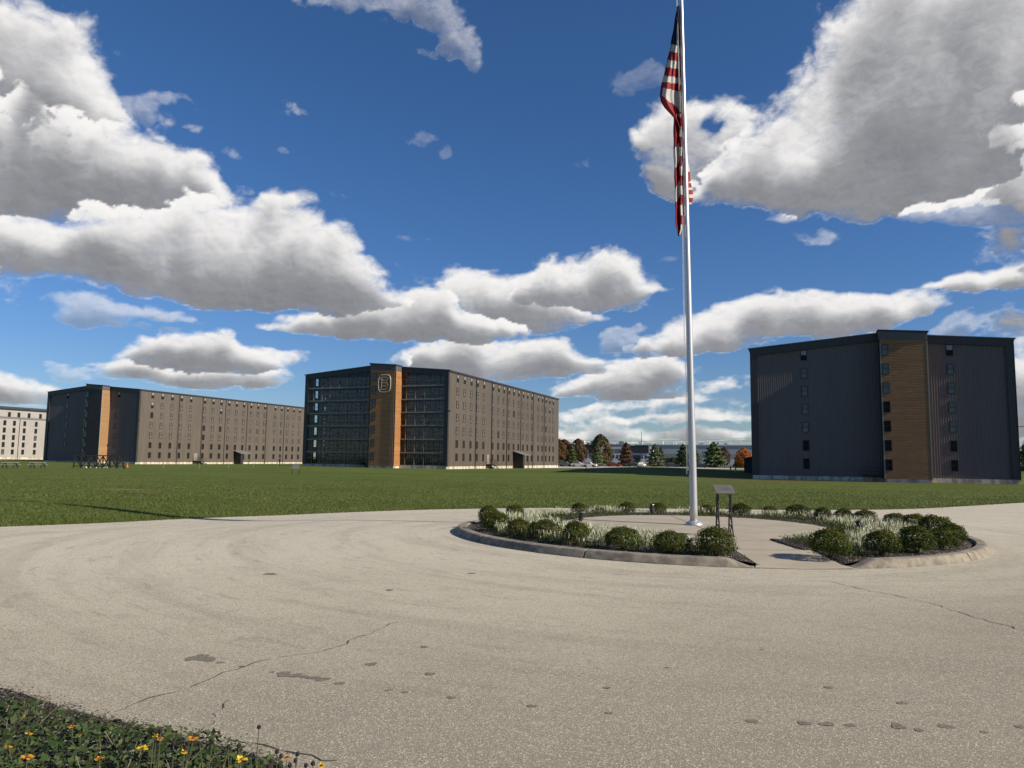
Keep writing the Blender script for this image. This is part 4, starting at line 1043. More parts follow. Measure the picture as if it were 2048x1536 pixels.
# white flowering ground cover and low dark cover
def mat_spike(name, c_lo, c_hi, z0, z1_):
    mt, nt, b = new_mat(name); tc = nt.nodes.new('ShaderNodeTexCoord'); sep = nt.nodes.new('ShaderNodeSeparateXYZ'); g = nt.nodes.new('ShaderNodeNewGeometry')
    L(nt, mixc(nt, g.outputs['Random Per Island'], c_lo, c_hi), b.inputs['Base Color']); b.inputs['Roughness'].default_value = .7
    tr = nt.nodes.new('ShaderNodeBsdfTranslucent'); L(nt, mixc(nt, g.outputs['Random Per Island'], c_lo, c_hi), tr.inputs[0]); mx = nt.nodes.new('ShaderNodeMixShader'); mx.inputs[0].default_value = .3
    L(nt, b.outputs[0], mx.inputs[1]); L(nt, tr.outputs[0], mx.inputs[2]); L(nt, mx.outputs[0], nt.nodes['Material Output'].inputs[0])
    return mt
M['spike_leaf'] = mat_spike('grey_green_blades', (.050, .085, .018), (.13, .165, .050), 0, 1)
M['spike_white'] = mat_spike('white_flower_spikes', (.62, .60, .36), (.92, .90, .68), 0, 1)
M['low_cover'] = mat_spike('low_sedum_leaves', (.028, .050, .010), (.105, .110, .035), 0, 1)
def in_bed(x, y, pad=.1):
    r_ = np.hypot(x - ICX, y - ICY); rp = np.hypot(x - PX, y - PY)
    return (r_ < IR - .34) & (rp > PR + pad) & ~((x > GX0 - pad) & (x < GX1 + pad) & (y < PY))
def blades(x, y, z, h, wd, rng, lean=.25):
    n = len(x); t = rng.uniform(0, 6.28, n); dx, dy = np.cos(t) * wd / 2, np.sin(t) * wd / 2
    lx, ly = rng.normal(size=n) * lean * h, rng.normal(size=n) * lean * h
    V = np.empty((n, 4, 3)); V[:, 0] = np.c_[x - dx, y - dy, z]; V[:, 1] = np.c_[x + dx, y + dy, z]
    V[:, 2] = np.c_[x + lx + dx * .35, y + ly + dy * .35, z + h]; V[:, 3] = np.c_[x + lx - dx * .35, y + ly - dy * .35, z + h]
    return V.reshape(-1, 3), np.arange(4 * n).reshape(n, 4), lx, ly
def flowers_cover():
    rng = np.random.default_rng(5); n = 60000
    x = ICX + rng.uniform(-IR, IR, n); y = ICY + rng.uniform(-IR, IR, n)
    r_ = np.hypot(x - ICX, y - ICY); k = in_bed(x, y, .22)
    dens = fbm(x + 20, y + 20, 1.1, 3, 77) 
    near_front = (y < PY - 1.0) & (x < GX0)
    k &= (dens > np.where(near_front, .36, .40)) & (r_ < IR - .60)
    inner = np.hypot(x - PX, y - PY) - PR
    k &= ~((inner < .55) & (y > 16.2) & (dens < .62))
    k &= ~((inner < .5) & (x > 5.0) & (dens < .56))
    k &= rng.random(n) < .9
    x, y = x[k], y[k]; m_ = len(x); z = np.full(m_, .12); h = rng.uniform(.08, .20, m_) * (.8 + .5 * dens[k])
    V1, F1, lx, ly = blades(x, y, z, h, .014, rng, .28)
    fl = rng.random(m_) < .62; xs, ys = (x + lx * .8)[fl], (y + ly * .8)[fl]; zs = (z + h * .72)[fl]
    V2, F2, _, _ = blades(xs, ys, zs, h[fl] * .40, .012, rng, .15)
    V3, F3, _, _ = blades(xs, ys, zs, h[fl] * .40, .012, rng, .15)
    V = np.r_[V1, V2, V3]; F = np.r_[F1, F2 + len(V1), F3 + len(V1) + len(V2)]
    mi = np.r_[np.zeros(len(F1)), np.ones(len(F2) + len(F3))]
    o = np_mesh('flowering_ground_cover', V, F, [M['spike_leaf'], M['spike_white']], mi)
    tag(o, 'pale white flower spikes over grey green blades filling the island bed', 'ground cover', kind='stuff')
    n = 150000; x = ICX + rng.uniform(-IR, IR, n); y = ICY + rng.uniform(-IR, IR, n); inner = np.hypot(x - PX, y - PY) - PR
    d2 = fbm(x + 50, y + 9, 1.4, 3, 99); k = in_bed(x, y, .03) & ((inner < .62 + .3 * (d2 - .5)) | ((x > GX0 - .4) & (x < GX1 + .62) & (y > 11.9) & (y < 14.9))) & ((y > 16.0) | (x > GX1))
    x, y = x[k], y[k]; P = np.c_[x, y, .12 + rng.uniform(0, .13, len(x)) * (.5 + d2[k])]
    V, F = leaf_quads(P, .028, rng, .6, .6)
    o = np_mesh('low_ground_cover', V, F, M['low_cover']); tag(o, 'low dark reddish green cover along the plaza edge', 'ground cover', kind='stuff')
    # bark chips and pebbles
    n = 9000; t = rng.uniform(0, 6.28, n); rr = IR - .3 - rng.uniform(0, 1, n) ** 1.5 * 1.2; x = ICX + rr * np.cos(t); y = ICY + rr * np.sin(t); k = in_bed(x, y, .04)
    x, y = x[k], y[k]; V, F = leaf_quads(np.c_[x, y, .125 + rng.uniform(-.01, .012, len(x))], .03, rng, .45, -.2)
    o = np_mesh('bark_chips', V, F, M['chips']); tag(o, 'brown and grey bark chips inside the kerb', 'mulch', kind='stuff')
M['chips'] = mat_spike('bark_chip', (.03, .020, .012), (.16, .135, .095), 0, 1)
flowers_cover()

# ------------------------------------------------------------------ flagpole and flag
PB = gp(1388, 1050, .128)
pole = empty('flagpole', PB); tag(pole, 'tall tapered silver aluminium flagpole standing on the round plaza', 'flagpole')
lean = -.0125
pm = MB(); zs = np.linspace(0, 14.6, 40)
pm.tube([(lean * z, 0, z) for z in zs], [max(.045, .088 - .0033 * z) if z > 2.5 else .088 - .0008 * z for z in zs], 28)
pm.build('pole', M['alu'], pole, smooth=True)
fl = MB(); fl.tube([(0, 0, -.01), (0, 0, .02), (0, 0, .05), (0, 0, .085), (0, 0, .10)], [.205, .205, .185, .13, .092], 32); fl.build('base_collar', M['alu'], pole, smooth=True)
bl = MB(); bl.tube([(lean * 14.6, 0, 14.58), (lean * 14.6, 0, 14.7)], [.05, .02], 12)
fin = bl.build('finial', M['alu'], pole, smooth=True)
ct = MB(); ct.box(-.155, -.10, -.03, .03, 1.25, 1.29); ct.box(-.165, -.145, -.02, .02, 1.17, 1.37); ct.build('rope_cleat', M['alu'], pole)
hl = MB()
for off in (-.115, -.135):
    hl.tube([(off + lean * z + .02 * (z / 14) + .006 * math.sin(z * 1.7 + off * 30), -.03, z) for z in np.linspace(1.25, 14.4, 40)], .0055, 5)
hl.build('halyard', mat('white_rope', (.55, .54, .50), .8), pole)

def cloth(name, c, rough=.75):
    mt, nt, b = new_mat(name); b.inputs['Base Color'].default_value = (*c, 1); b.inputs['Roughness'].default_value = rough
    tr = nt.nodes.new('ShaderNodeBsdfTranslucent'); tr.inputs[0].default_value = (*c, 1); mx = nt.nodes.new('ShaderNodeMixShader'); mx.inputs[0].default_value = .35
    v = coords(nt); bn = N(nt, 'ShaderNodeBump', Strength=.5, Distance=.02); L(nt, noise(nt, coords(nt, (3, 3, .8)), 6, 3), bn.inputs['Height']); L(nt, bn.outputs[0], b.inputs['Normal'])
    L(nt, b.outputs[0], mx.inputs[1]); L(nt, tr.outputs[0], mx.inputs[2]); L(nt, mx.outputs[0], nt.nodes['Material Output'].inputs[0]); return mt
M['fred'] = cloth('flag_red', (.33, .012, .022)); M['fwhite'] = cloth('flag_white', (.62, .60, .57)); M['fblue'] = cloth('flag_navy', (.010, .018, .07))
flag = empty('flag', PB + Vector((lean * 12, 0, 12.6))); tag(flag, 'limp American flag hanging in folds from the flagpole', 'flag')
def fpt(cx, cy, dy=0.):          # crop of the photograph, 3.07 px per px, origin (1280, 0)
    p = at(1280 + cx / 3.072, cy / 3.072, PB.y + dy); return p - flag.location
def flag_sheet(rows, ncol, stripe, fold, depth):
    """rows: (y, x_left, x_right); stripe(y, s) picks the colour; fold(y, s) is depth in metres"""
    mb = MB(); ys = np.arange(rows[0][0], rows[-1][0] + .1, 7.0); ry = [q[0] for q in rows]
    xl = np.interp(ys, ry, [q[1] for q in rows]); xr = np.interp(ys, ry, [q[2] for q in rows]); th = .006
    for y, a, b in zip(ys, xl, xr):
        for j in range(ncol + 1):
            s_ = j / ncol; wob = 1.4 * math.sin(y * .045 + 5 * s_) 
            mb.v.append(tuple(fpt(a + (b - a) * s_ + wob * min(1, (b - a) / 30), y, depth + fold(y, s_))))
    nr = len(ys)
    for i in range(nr - 1):
        for j in range(ncol):
            A = i * (ncol + 1) + j; mb.f.append((A, A + 1, A + ncol + 2, A + ncol + 1)); mb.m.append(stripe((ys[i] + ys[i + 1]) / 2, (j + .5) / ncol))
    o = mb.build('cloth', [M['fred'], M['fwhite'], M['fblue']], flag, smooth=True)
    md = o.modifiers.new('thickness', 'SOLIDIFY'); md.thickness = th; md.offset = 0
    return o
def st1(y, s):
    yy = y + (1 - s) * 14 - 8
    if yy < 276: return 2
    for lim, c in ((320, 1), (372, 0), (418, 1), (470, 0), (508, 1)):
        if yy < lim: return c
    yd = y - s * 118
    if yd < 535 - 90 * s and y < 560: return 0
    if yd < 572: return 1 if s > .12 else 0
    return 0
flag_sheet([(36, 229, 240), (150, 210, 241), (280, 188, 243), (400, 160, 245), (520, 132, 247), (585, 120, 249), (620, 126, 250), (660, 150, 250), (700, 186, 251), (725, 208, 251), (760, 232, 251), (800, 244, 252)], 18, st1,
           lambda y, s: .10 * math.sin(s * 7 + y * .004) * min(1, y / 300) + .05 * math.sin(s * 17), -.02)
def st2(y, s):
    yy = y + s * 62
    k = [(800, 0), (905, 0), (985, 1), (1110, 0), (1215, 1), (1600, 0)]
    for lim, c in k:
        if yy < lim + 60: return c
    return 0
def st2(y, s):
    if s > .74: return 0 if (y // 60) % 2 == 0 else 1
    yy = y + s * 75
    for lim, c in ((925, 0), (1045, 1), (1160, 0), (1250, 1)):
        if yy < lim: return c
    return 0
flag_sheet([(700, 206, 252), (900, 206, 256), (1100, 212, 258), (1250, 216, 260), (1380, 220, 262), (1410, 226, 260), (1440, 230, 248), (1455, 233, 241)], 14, st2,
           lambda y, s: .09 * math.sin(s * 9 + y * .003) , -.05)
def st3(y, s): return 1 if (y - s * 30) < 1030 else (0 if (y + s * 40) < 1150 else (1 if (y % 46) < 18 else 0))
flag_sheet([(985, 262, 294), (1060, 262, 305), (1150, 262, 318), (1215, 262, 327), (1230, 262, 324), (1262, 262, 314)], 10, st3, lambda y, s: .06 * math.sin(s * 8), .14)
def st4(y, s): return 2 if y < 330 else (0 if (y // 55) % 2 else 1)
flag_sheet([(60, 240, 250), (300, 243, 262), (700, 246, 270), (1000, 250, 280), (1250, 256, 288), (1330, 260, 280)], 8, st4, lambda y, s: .08 * math.sin(s * 6 + y * .01), .11)

# ------------------------------------------------------------------ lectern sign
p0 = Vector((4.28, 15.2, .13))
lec = empty('lectern_sign', p0, R(3)); tag(lec, 'grey slanted metal information panel on two curved black iron trestles by the flagpole', 'sign')
pn = MB(); cx0, cx1 = -.185, .20
pn.hexa([(cx0, -.13, .83), (cx1, -.13, .83), (cx1, .13, .985), (cx0, .13, .985), (cx0, -.137, .845), (cx1, -.137, .845), (cx1, .123, 1.0), (cx0, .123, 1.0)])
M['panel_grey'] = mat('etched_grey_panel', (.17, .155, .145), .45, .3, .1, 8)
pn.build('panel', M['panel_grey'], lec)
tx = MB()                                   # etched lines, too small to read in the photograph
def on_panel(u, v, h=.002): return (cx0 + u * (cx1 - cx0), -.137 + v * .26, .845 + v * .155 + h)
for v, u0, u1, hh in ((.80, .22, .78, .05), (.64, .14, .84, .018), (.57, .16, .82, .018), (.50, .14, .86, .018), (.43, .18, .80, .018), (.36, .15, .84, .018), (.29, .2, .7, .018)):
    u = u0
    while u < u1:
        w_ = random.uniform(.02, .07); tx.face([on_panel(u, v), on_panel(u + w_, v), on_panel(u + w_, v + hh), on_panel(u, v + hh)]); u += w_ + .015
tx.build('etched_text', mat('etched_text_paint', (.09, .05, .05), .6), lec)
for sx in (-.125, .135):
    tr = MB()
    for side_, k in ((-1, 0), (1, 1)):
        pts = [(sx, side_ * (.035 + .0 + .11 * (1 - t) ** 2.2) + .03 * math.sin(t * 3.1), t * (.86 + .05 * side_)) for t in np.linspace(0, 1, 12)]
        tr.tube(pts, .0155, 6)
        if k: A = pts
        else: B = pts
    for t0_, t1_ in ((2, 3), (4, 5), (6, 7), (8, 9), (3, 2), (5, 4), (7, 6)): tr.tube([B[t0_], A[t1_]], .009, 5)
    tr.box(sx - .03, sx + .03, -.17, -.10, 0, .01); tr.box(sx - .03, sx + .03, .09, .17, 0, .01)
    tr.build('trestle', M['steel_dark'], lec)
    sc = MB(); sc.tube([(sx, -.02 + .05 * math.sin(t * 5), t * .28) for t in np.linspace(0, 1, 10)], [.02 * (1 - .6 * t) for t in np.linspace(0, 1, 10)], 6); sc.tube([(sx, .03 * math.cos(t), .30 + .03 * math.sin(t)) for t in np.linspace(0, 5.5, 9)], .007, 5)
    sc.build('scroll_ornament', M['steel_dark'], lec)

# spotlights in the bed
def spotlight(px, py, lb, tilt, rz):
    p = gp(px, py, .125); r = empty('spotlight', p, rz); tag(r, lb, 'spotlight', 'black spotlights aimed at the flag')
    b = MB(); b.tube([(0, 0, -.02), (0, 0, .09)], .016, 8); b.build('stake', M['steel_dark'], r)
    a = Vector((0, 0, .09)); d = Vector((math.sin(tilt), 0, math.cos(tilt)))
    h = MB(); h.tube([a - d * .01, a + d * .02, a + d * .15, a + d * .19], [.03, .055, .058, .064], 16); h.build('lamp_housing', M['steel_dark'], r, smooth=False)
    g = MB(); g.tube([a + d * .190, a + d * .193], [.055, .054], 16); g.build('lens', M['pane_blue'], r)
spotlight(1161, 1050, 'black spotlight near the left edge of the round plaza', R(10), 0)
spotlight(1304, 1031, 'small black spotlight behind the plaza left of the flagpole', R(6), 1.)
spotlight(1724, 1065, 'tilted black spotlight among white flowers right of the plaza', R(-28), 0)

# ------------------------------------------------------------------ lawn blades
def grass():
    rng = np.random.default_rng(21); n = 400000
    d = 17 * (100 / 17) ** rng.random(n); a = rng.uniform(-.74, .74, n); x = d * np.sin(a) / np.cos(a) * .98; y = d
    k = ~inpoly(x, y, road_poly) ; x, y, d = x[k], y[k], d[k]
    z = zt(x, y); g_ = fbm(x * .3 + 60, y * .3 + 60, 1.0, 4, 41)
    bare = np.zeros(len(x), bool)
    for px, py, rx, ry in ((255, 979, 1.7, 1.0), (300, 984, 1.0, .6), (470, 995, 1.6, .4), (60, 1051, 1.2, .3)):
        p = gt(px, py); bare |= (((x - p.x) / rx) ** 2 + ((y - p.y) / ry) ** 2 < rng.uniform(.3, 1.3, len(x)))
    k = ~bare; x, y, z, g_, d = x[k], y[k], z[k], g_[k], d[k]
    h = rng.uniform(.03, .075, len(x)) * (.45 + 1.1 * g_) * np.clip(1.2 - d / 90, .3, 1); wd = .008 + .0003 * d
    n = len(x); t = rng.uniform(0, 6.28, n); dx, dy = np.cos(t) * wd, np.sin(t) * wd * .6
    V = np.empty((n, 3, 3)); V[:, 0] = np.c_[x - dx, y - dy, z - .004]; V[:, 1] = np.c_[x + dx, y + dy, z - .004]; V[:, 2] = np.c_[x + rng.normal(size=n) * .03, y + rng.normal(size=n) * .03, z + h]
    E1 = np.array(densify(chaikin(far_edge), .02, False)); E1 = E1[(E1[:, 1] > 12) & (E1[:, 0] > -16) & (E1[:, 0] < 30)]; E1 = np.repeat(E1, 3, 0) + rng.normal(size=(len(E1) * 3, 2)) * .06
    ne_ = len(E1); x, y = E1[:, 0], E1[:, 1]; z = zt(x, y) + .015; t = rng.uniform(0, 6.28, ne_); h = rng.uniform(.03, .09, ne_); W2 = np.empty((ne_, 3, 3))
    W2[:, 0] = np.c_[x - np.cos(t) * .014, y - np.sin(t) * .01, z]; W2[:, 1] = np.c_[x + np.cos(t) * .014, y + np.sin(t) * .01, z]; W2[:, 2] = np.c_[x + rng.normal(size=ne_) * .03, y - rng.uniform(-.01, .06, ne_), z + h]
    V = np.concatenate([V, W2]); n += ne_
    o = np_mesh('grass', V.reshape(-1, 3), np.arange(3 * n).reshape(n, 3), M['blade'])
    tag(o, 'short mown green lawn grass', 'grass', kind='stuff')
M['blade'] = leaf_mat('grass_blade', (.038, .062, .007), (.215, .235, .070), (.095, .122, .022), trans=.3, scale=.12)
grass()

# ------------------------------------------------------------------ trees and buildings across the road
M['bark'] = mat('grey_brown_bark', (.10, .08, .06), .95)
LM = {'rust': leaf_mat('rust_leaf', (.16, .050, .012), (.10, .055, .018), (.060, .060, .015)), 'green': leaf_mat('green_leaf', (.045, .070, .014), (.11, .125, .03)),
      'spruce': leaf_mat('pale_spruce_needle', (.070, .100, .040), (.13, .15, .065)), 'dark': leaf_mat('dark_pine_needle', (.022, .045, .014), (.065, .09, .028)),
      'red': leaf_mat('reddish_brown_leaf', (.11, .040, .018), (.075, .050, .022)), 'orange': leaf_mat('orange_leaf', (.42, .13, .012), (.28, .085, .01)),
      'mix': leaf_mat('turning_leaf', (.17, .065, .012), (.060, .075, .016), (.045, .070, .015), scale=.25), 'pine': leaf_mat('soft_pine_needle', (.05, .085, .02), (.10, .13, .038))}
def tree(px, py_base, D, wpx, hpx, kind, shape, lb, seed, cat='tree'):
    rng = np.random.default_rng(seed); p = at(px, py_base, D); z = z1(p.x, p.y); s_ = D / FPX
    w_, h_ = wpx * s_, hpx * s_ + (p.z - z)
    r = empty({'cone': 'conifer_tree', 'round': 'broadleaf_tree', 'bush': 'shrub'}[shape], (p.x, p.y, z)); tag(r, lb, cat, 'trees between the road and the far factory')
    n = 3600; t = rng.random(n); th = rng.uniform(0, 6.28, n)
    z0 = .04 if shape != 'round' else .10
    if shape == 'cone': prof_ = (1 - t ** 1.25) ** .72 * (.80 + .20 * np.sin(t * 38 + rng.uniform(0, 6))) * np.clip(t * 9 + .45, 0, 1)
    elif shape == 'round': prof_ = np.sin(np.clip(t * .92 + .08, 0, 1) ** .85 * math.pi) ** .62
    else: prof_ = np.sqrt(np.clip(1 - t * t, 0, 1))
    lump = 1 + .20 * np.sin(3 * th + t * 9 + seed) * np.cos(2 * th - t * 6) + .12 * np.sin(7 * th + 11 * t)
    rr = prof_ * w_ / 2 * rng.uniform(.35, 1, n) ** .4 * lump * 1.12
    P = np.c_[rr * np.cos(th), rr * np.sin(th), (z0 + t * (1 - z0)) * h_]
    cl = fbm(th * 1.1 + 8, t * 5 + 8, 1.5, 3, seed + 5); k = cl > .33; P = P[k]
    out_ = P.copy(); out_[:, 2] = 0; out_ /= np.linalg.norm(out_, axis=1)[:, None] + 1e-6; out_[:, 2] = .3
    V, F = leaf_quads(P, max(.2, w_ * .078), rng, .7, 0, out_)
    np_mesh('crown', V, F, LM[kind], parent=r)
    tk = MB(); tk.tube([(0, 0, -.3), (0, 0, h_ * .45), (0, 0, h_ * .93)], [w_ * .035 + .05, w_ * .022 + .03, .02], 7)
    for q in range(7):
        a = q * 2.4; zz = h_ * (.16 + .09 * q); L_2 = w_ * .34 * (1 - q * .09); tk.tube([(0, 0, zz), (L_2 * math.cos(a), L_2 * math.sin(a), zz + h_ * .07)], [.05, .015], 5)
    tk.build('trunk', M['bark'], r)
TR = [(1118, 929, 262, 28, 50, 'rust', 'round', 'rust coloured tree half hidden at the end of the glass fronted warehouse'), (1128, 926, 300, 44, 46, 'red', 'round', 'low russet tree behind the first rust tree'),
      (1144, 929, 238, 27, 39, 'green', 'cone', 'green conical tree left of the tall turning tree'), (1156, 930, 275, 34, 52, 'rust', 'round', 'rust brown tree just behind the green conical one'), (1176, 930, 300, 22, 44, 'red', 'round', 'thin red brown tree left of the tall turning tree'),
      (1201, 931, 250, 40, 62, 'mix', 'round', 'tallest tree, green turning orange, between the two warehouses'), (1195, 931, 232, 29, 43, 'spruce', 'cone', 'pale green spruce in front of the tallest turning tree'), (1214, 930, 262, 20, 34, 'mix', 'round', 'short turning tree right behind the pale spruce'),
      (1252, 931, 240, 36, 46, 'red', 'cone', 'dark reddish brown conical tree before the white factory wall'), (1310, 931, 240, 38, 42, 'spruce', 'cone', 'broad pale green conifer left of the flagpole'), (1322, 931, 250, 22, 36, 'green', 'cone', 'dark green conifer leaning on the broad pale one'),
      (1366, 931, 240, 38, 42, 'dark', 'cone', 'dark green pine directly left of the flagpole'), (1392, 933, 246, 24, 34, 'dark', 'cone', 'small dark pine directly right of the flagpole'), (1428, 935, 236, 52, 50, 'pine', 'cone', 'broad soft green pine right of the flagpole'), (1449, 935, 246, 22, 40, 'red', 'round', 'reddish tree behind the broad soft pine'),
      (1488, 938, 228, 30, 42, 'orange', 'round', 'bright orange round tree beside the dark grey warehouse'), (1346, 931, 255, 24, 16, 'dark', 'bush', 'low dark clipped bush left of the flagpole'), (1482, 938, 236, 26, 22, 'green', 'bush', 'low green bush under the bright orange tree'),
      (2052, 960, 190, 30, 60, 'dark', 'round', 'dark tree just beyond the right corner of the grey warehouse'), (2075, 958, 210, 50, 90, 'green', 'round', 'green tree farther right beyond the grey warehouse')]
for i, (px, py, D, w_, h_, kd, sh_, lb) in enumerate(TR): tree(px, py, D, w_, h_, kd, sh_, lb, 60 + i, 'bush' if sh_ == 'bush' else 'tree')

M['factory'] = mat('pale_blue_grey_cladding', (.36, .38, .40), .6, var=.05)
M['factory_lo'] = mat('light_grey_cladding', (.50, .51, .52), .6, var=.05)
M['white_wall'] = mat('white_render_wall', (.62, .61, .59), .7, var=.04)
M['fdark'] = mat('dark_parapet', (.03, .032, .036), .6)
def factory():
    a = at(1085, 930, 330); b = at(1560, 936, 300); d = (b - a); d.z = 0; Ln = d.length; ang = math.atan2(d.y, d.x)
    z = .0; r = empty('factory_building', (a.x, a.y, z), ang); tag(r, 'long low pale grey factory with rooftop vents stretching behind the trees', 'factory')
    x_of = lambda px: (lambda v: v)((px - 1085) / 475 * Ln)
    wl = MB(); wl.box(0, Ln, 0, 60, -1, 3.0, 1); wl.box(-.06, Ln + .06, -.06, 60, 3.0, 4.6, 2); wl.box(-.03, Ln + .03, -.03, 60, 4.6, 8.1, 0); wl.build('wall', [M['factory'], M['factory_lo'], M['band_f']], r)
    rf = MB(); rf.box(-.3, Ln + .3, -.3, 60.3, 8.1, 8.5); rf.build('roof', M['white_wall'], r)
    for k in range(26):
        x = random.uniform(4, Ln - 4); h = random.uniform(.6, 1.8); y = random.uniform(4, 30); w_ = random.uniform(.6, 2.4)
        v = MB(); v.box(x, x + w_, y, y + 1.6, 8.5, 8.5 + h); v.tube([(x + w_ / 2, y + .8, 8.5 + h), (x + w_ / 2, y + .8, 8.7 + h)], .3, 8)
        v.build('roof_vent', M['white_wall'] if k % 3 else M['band'], r)
    for px in (1320, 1337): 
        v = MB(); x = x_of(px); v.box(x, x + 2.6, -.12, -.07, -.5, 2.9); v.build('dock_door', M['fdark'], r)
M['band_f'] = mat('tan_grey_band', (.26, .25, .235), .6)
factory()
def office():
    a = at(1158, 930, 290); b = at(1306, 931, 282); d = b - a; d.z = 0; Ln = d.length; ang = math.atan2(d.y, d.x)
    r = empty('office_building', (a.x, a.y, 0), ang); tag(r, 'white two storey office with black parapet panels and entrance canopy', 'office building')
    w1 = MB(); w1.box(0, Ln, 0, 14, -1, 7.0); w1.build('wall', M['white_wall'], r)
    X = lambda px: (px - 1158) / 148 * Ln
    for q in ((1160, 1186), (1262, 1298)):
        v = MB(); v.box(X(q[0]), X(q[1]), -.2, .0, 4.4, 7.2); v.box(X(q[0]), X(q[1]), -.25, 14.1, 7.0, 7.25); v.build('parapet_panel', M['fdark'], r)
    v = MB(); v.box(X(1186), X(1262), -.1, 14, 7.0, 7.6); v.build('roof', M['band'], r)
    for px in (1163, 1172, 1226, 1234, 1241, 1267, 1275, 1283, 1291):
        v = MB(); v.box(X(px), X(px) + .7, -.06, -.02, 2.3, 3.6); v.build('window', M['fdark'], r)
    for px in (1221, 1231, 1238): 
        v = MB(); v.box(X(px), X(px) + 1.5, -.07, -.02, 4.4, 6.0); v.build('window', M['band'], r)
    c = MB(); c.box(X(1272), X(1283), -3.0, -.02, .8, 2.6); c.box(X(1270), X(1285), -3.2, -.02, 2.6, 3.6); c.build('entrance_canopy', M['fdark'], r)
office()
# utility line on poles
def utility():
    pts = [(1090, 873, 420), (1283, 884, 400), (1350, 884, 395), (1560, 872, 380)]
    r = empty('power_line', at(1283, 890, 400)); tag(r, 'power line sagging across the sky above the factory', 'power line'); o0 = r.location
    for k, dz in enumerate((0, -1.0, -1.6)):
        w_ = MB(); P = []
        for i in range(25):
            t = i / 24; px = 1060 + t * 520; D = 330; py = 876 + 9 * (1 - (2 * t - 1) ** 2) - 6 * t; q = at(px, py, D); q.z += dz; P.append(q - o0)
        w_.tube(P, .045, 4); w_.build('cable', M['steel_dark'], r)
    for i, (px, D) in enumerate(((1283, 330), (1060, 330), (1580, 330))):
        q = at(px, 884, D); z = z1(q.x, q.y); pr = empty('utility_pole', (q.x, q.y, z)); tag(pr, ['timber utility pole with crossarm rising above the factory roof', 'utility pole hidden behind the glass fronted warehouse', 'utility pole behind the dark grey warehouse'][i], 'utility pole', 'utility poles')
        h_ = q.z - z + 1.2; m_ = MB(); m_.tube([(0, 0, -.5), (0, 0, h_ + (3.5 if i == 0 else 1))], [.17, .10], 7); m_.build('pole', M['bark'], pr); m_ = MB(); m_.box(-1.3, 1.3, -.08, .08, h_ - 1.3, h_ - 1.15); m_.build('crossarm', M['bark'], pr)
utility()
q = gt(2041, 962); q = at(2041, 962, 150); z = z1(q.x, q.y)
sp_ = empty('utility_pole', (q.x, q.y, z)); tag(sp_, 'dark pole standing beyond the right corner of the grey warehouse', 'utility pole', 'utility poles'); m_ = MB(); m_.tube([(0, 0, -.4), (0, 0, 11)], [.16, .11], 8); m_.build('pole', M['bark'], sp_)
m_ = MB(); m_.box(-.2, 1.6, -.06, .06, 9.9, 10.1); m_.build('crossarm', M['bark'], sp_)

# cars in the far car park
def car(px, py, D, rz, c, lb):
    p = at(px, py, D); z = z1(p.x, p.y) + .06; r = empty('parked_car', (p.x, p.y, z), rz); tag(r, lb, 'car', 'cars in the far car park')
    b = MB(); sec = [(-2.2, .35, .85), (-2.1, .32, .95), (-1.0, .3, 1.0), (.9, .3, .98), (2.1, .32, .80), (2.25, .38, .62)]
    for i in range(len(sec) - 1):
        (x0, a0_, t0_), (x1, a1_, t1_) = sec[i], sec[i + 1]; b.hexa([(x0, -.88, a0_), (x1, -.88, a1_), (x1, .88, a1_), (x0, .88, a0_), (x0, -.84, t0_), (x1, -.84, t1_), (x1, .84, t1_), (x0, .84, t0_)])
    b.hexa([(-1.75, -.8, .96), (.95, -.8, .97), (.95, .8, .97), (-1.75, .8, .96), (-1.25, -.66, 1.45), (.2, -.66, 1.45), (.2, .66, 1.45), (-1.25, .66, 1.45)])
    b.build('body', mat('car_paint', c, .25), r)
    g = MB(); g.hexa([(-1.62, -.81, 1.0), (.82, -.81, 1.0), (.82, .81, 1.0), (-1.62, .81, 1.0), (-1.22, -.69, 1.39), (.22, -.69, 1.39), (.22, .69, 1.39), (-1.22, .69, 1.39)]); g.build('windows', M['pane_blue'], r)
    for sx in (-1.35, 1.35):
        for sy in (-.8, .8):
            w_ = MB(); w_.tube([(sx, sy - .1, .33), (sx, sy + .1, .33)], .33, 12); w_.build('wheel', M['steel_dark'], r)
for a in ((1179, 928.5, 226, -.35, (.75, .75, .74), 'white car parked left of the pale spruce'), (1132, 928, 235, -.35, (.18, .18, .19), 'dark grey car at the left end of the car park'), (1119, 927.5, 240, -.35, (.35, .36, .38), 'silver car next to the end of the glass fronted warehouse'), (1157, 929, 232, -.3, (.62, .62, .61), 'pale car between the green conical tree and the white car'),
          (1227, 930, 235, -.3, (.22, .03, .025), 'red car between the spruce and the dark reddish tree'), (1268, 931, 235, -.3, (.03, .05, .04), 'dark green car beside the office entrance'), (1284, 931, 232, 1.2, (.7, .7, .68), 'white car by the office entrance'), (1400, 934, 226, -.3, (.03, .03, .035), 'black car just right of the flagpole'), (1344, 933, 235, -.3, (.05, .05, .05), 'black car behind the low clipped bush')): car(*a)

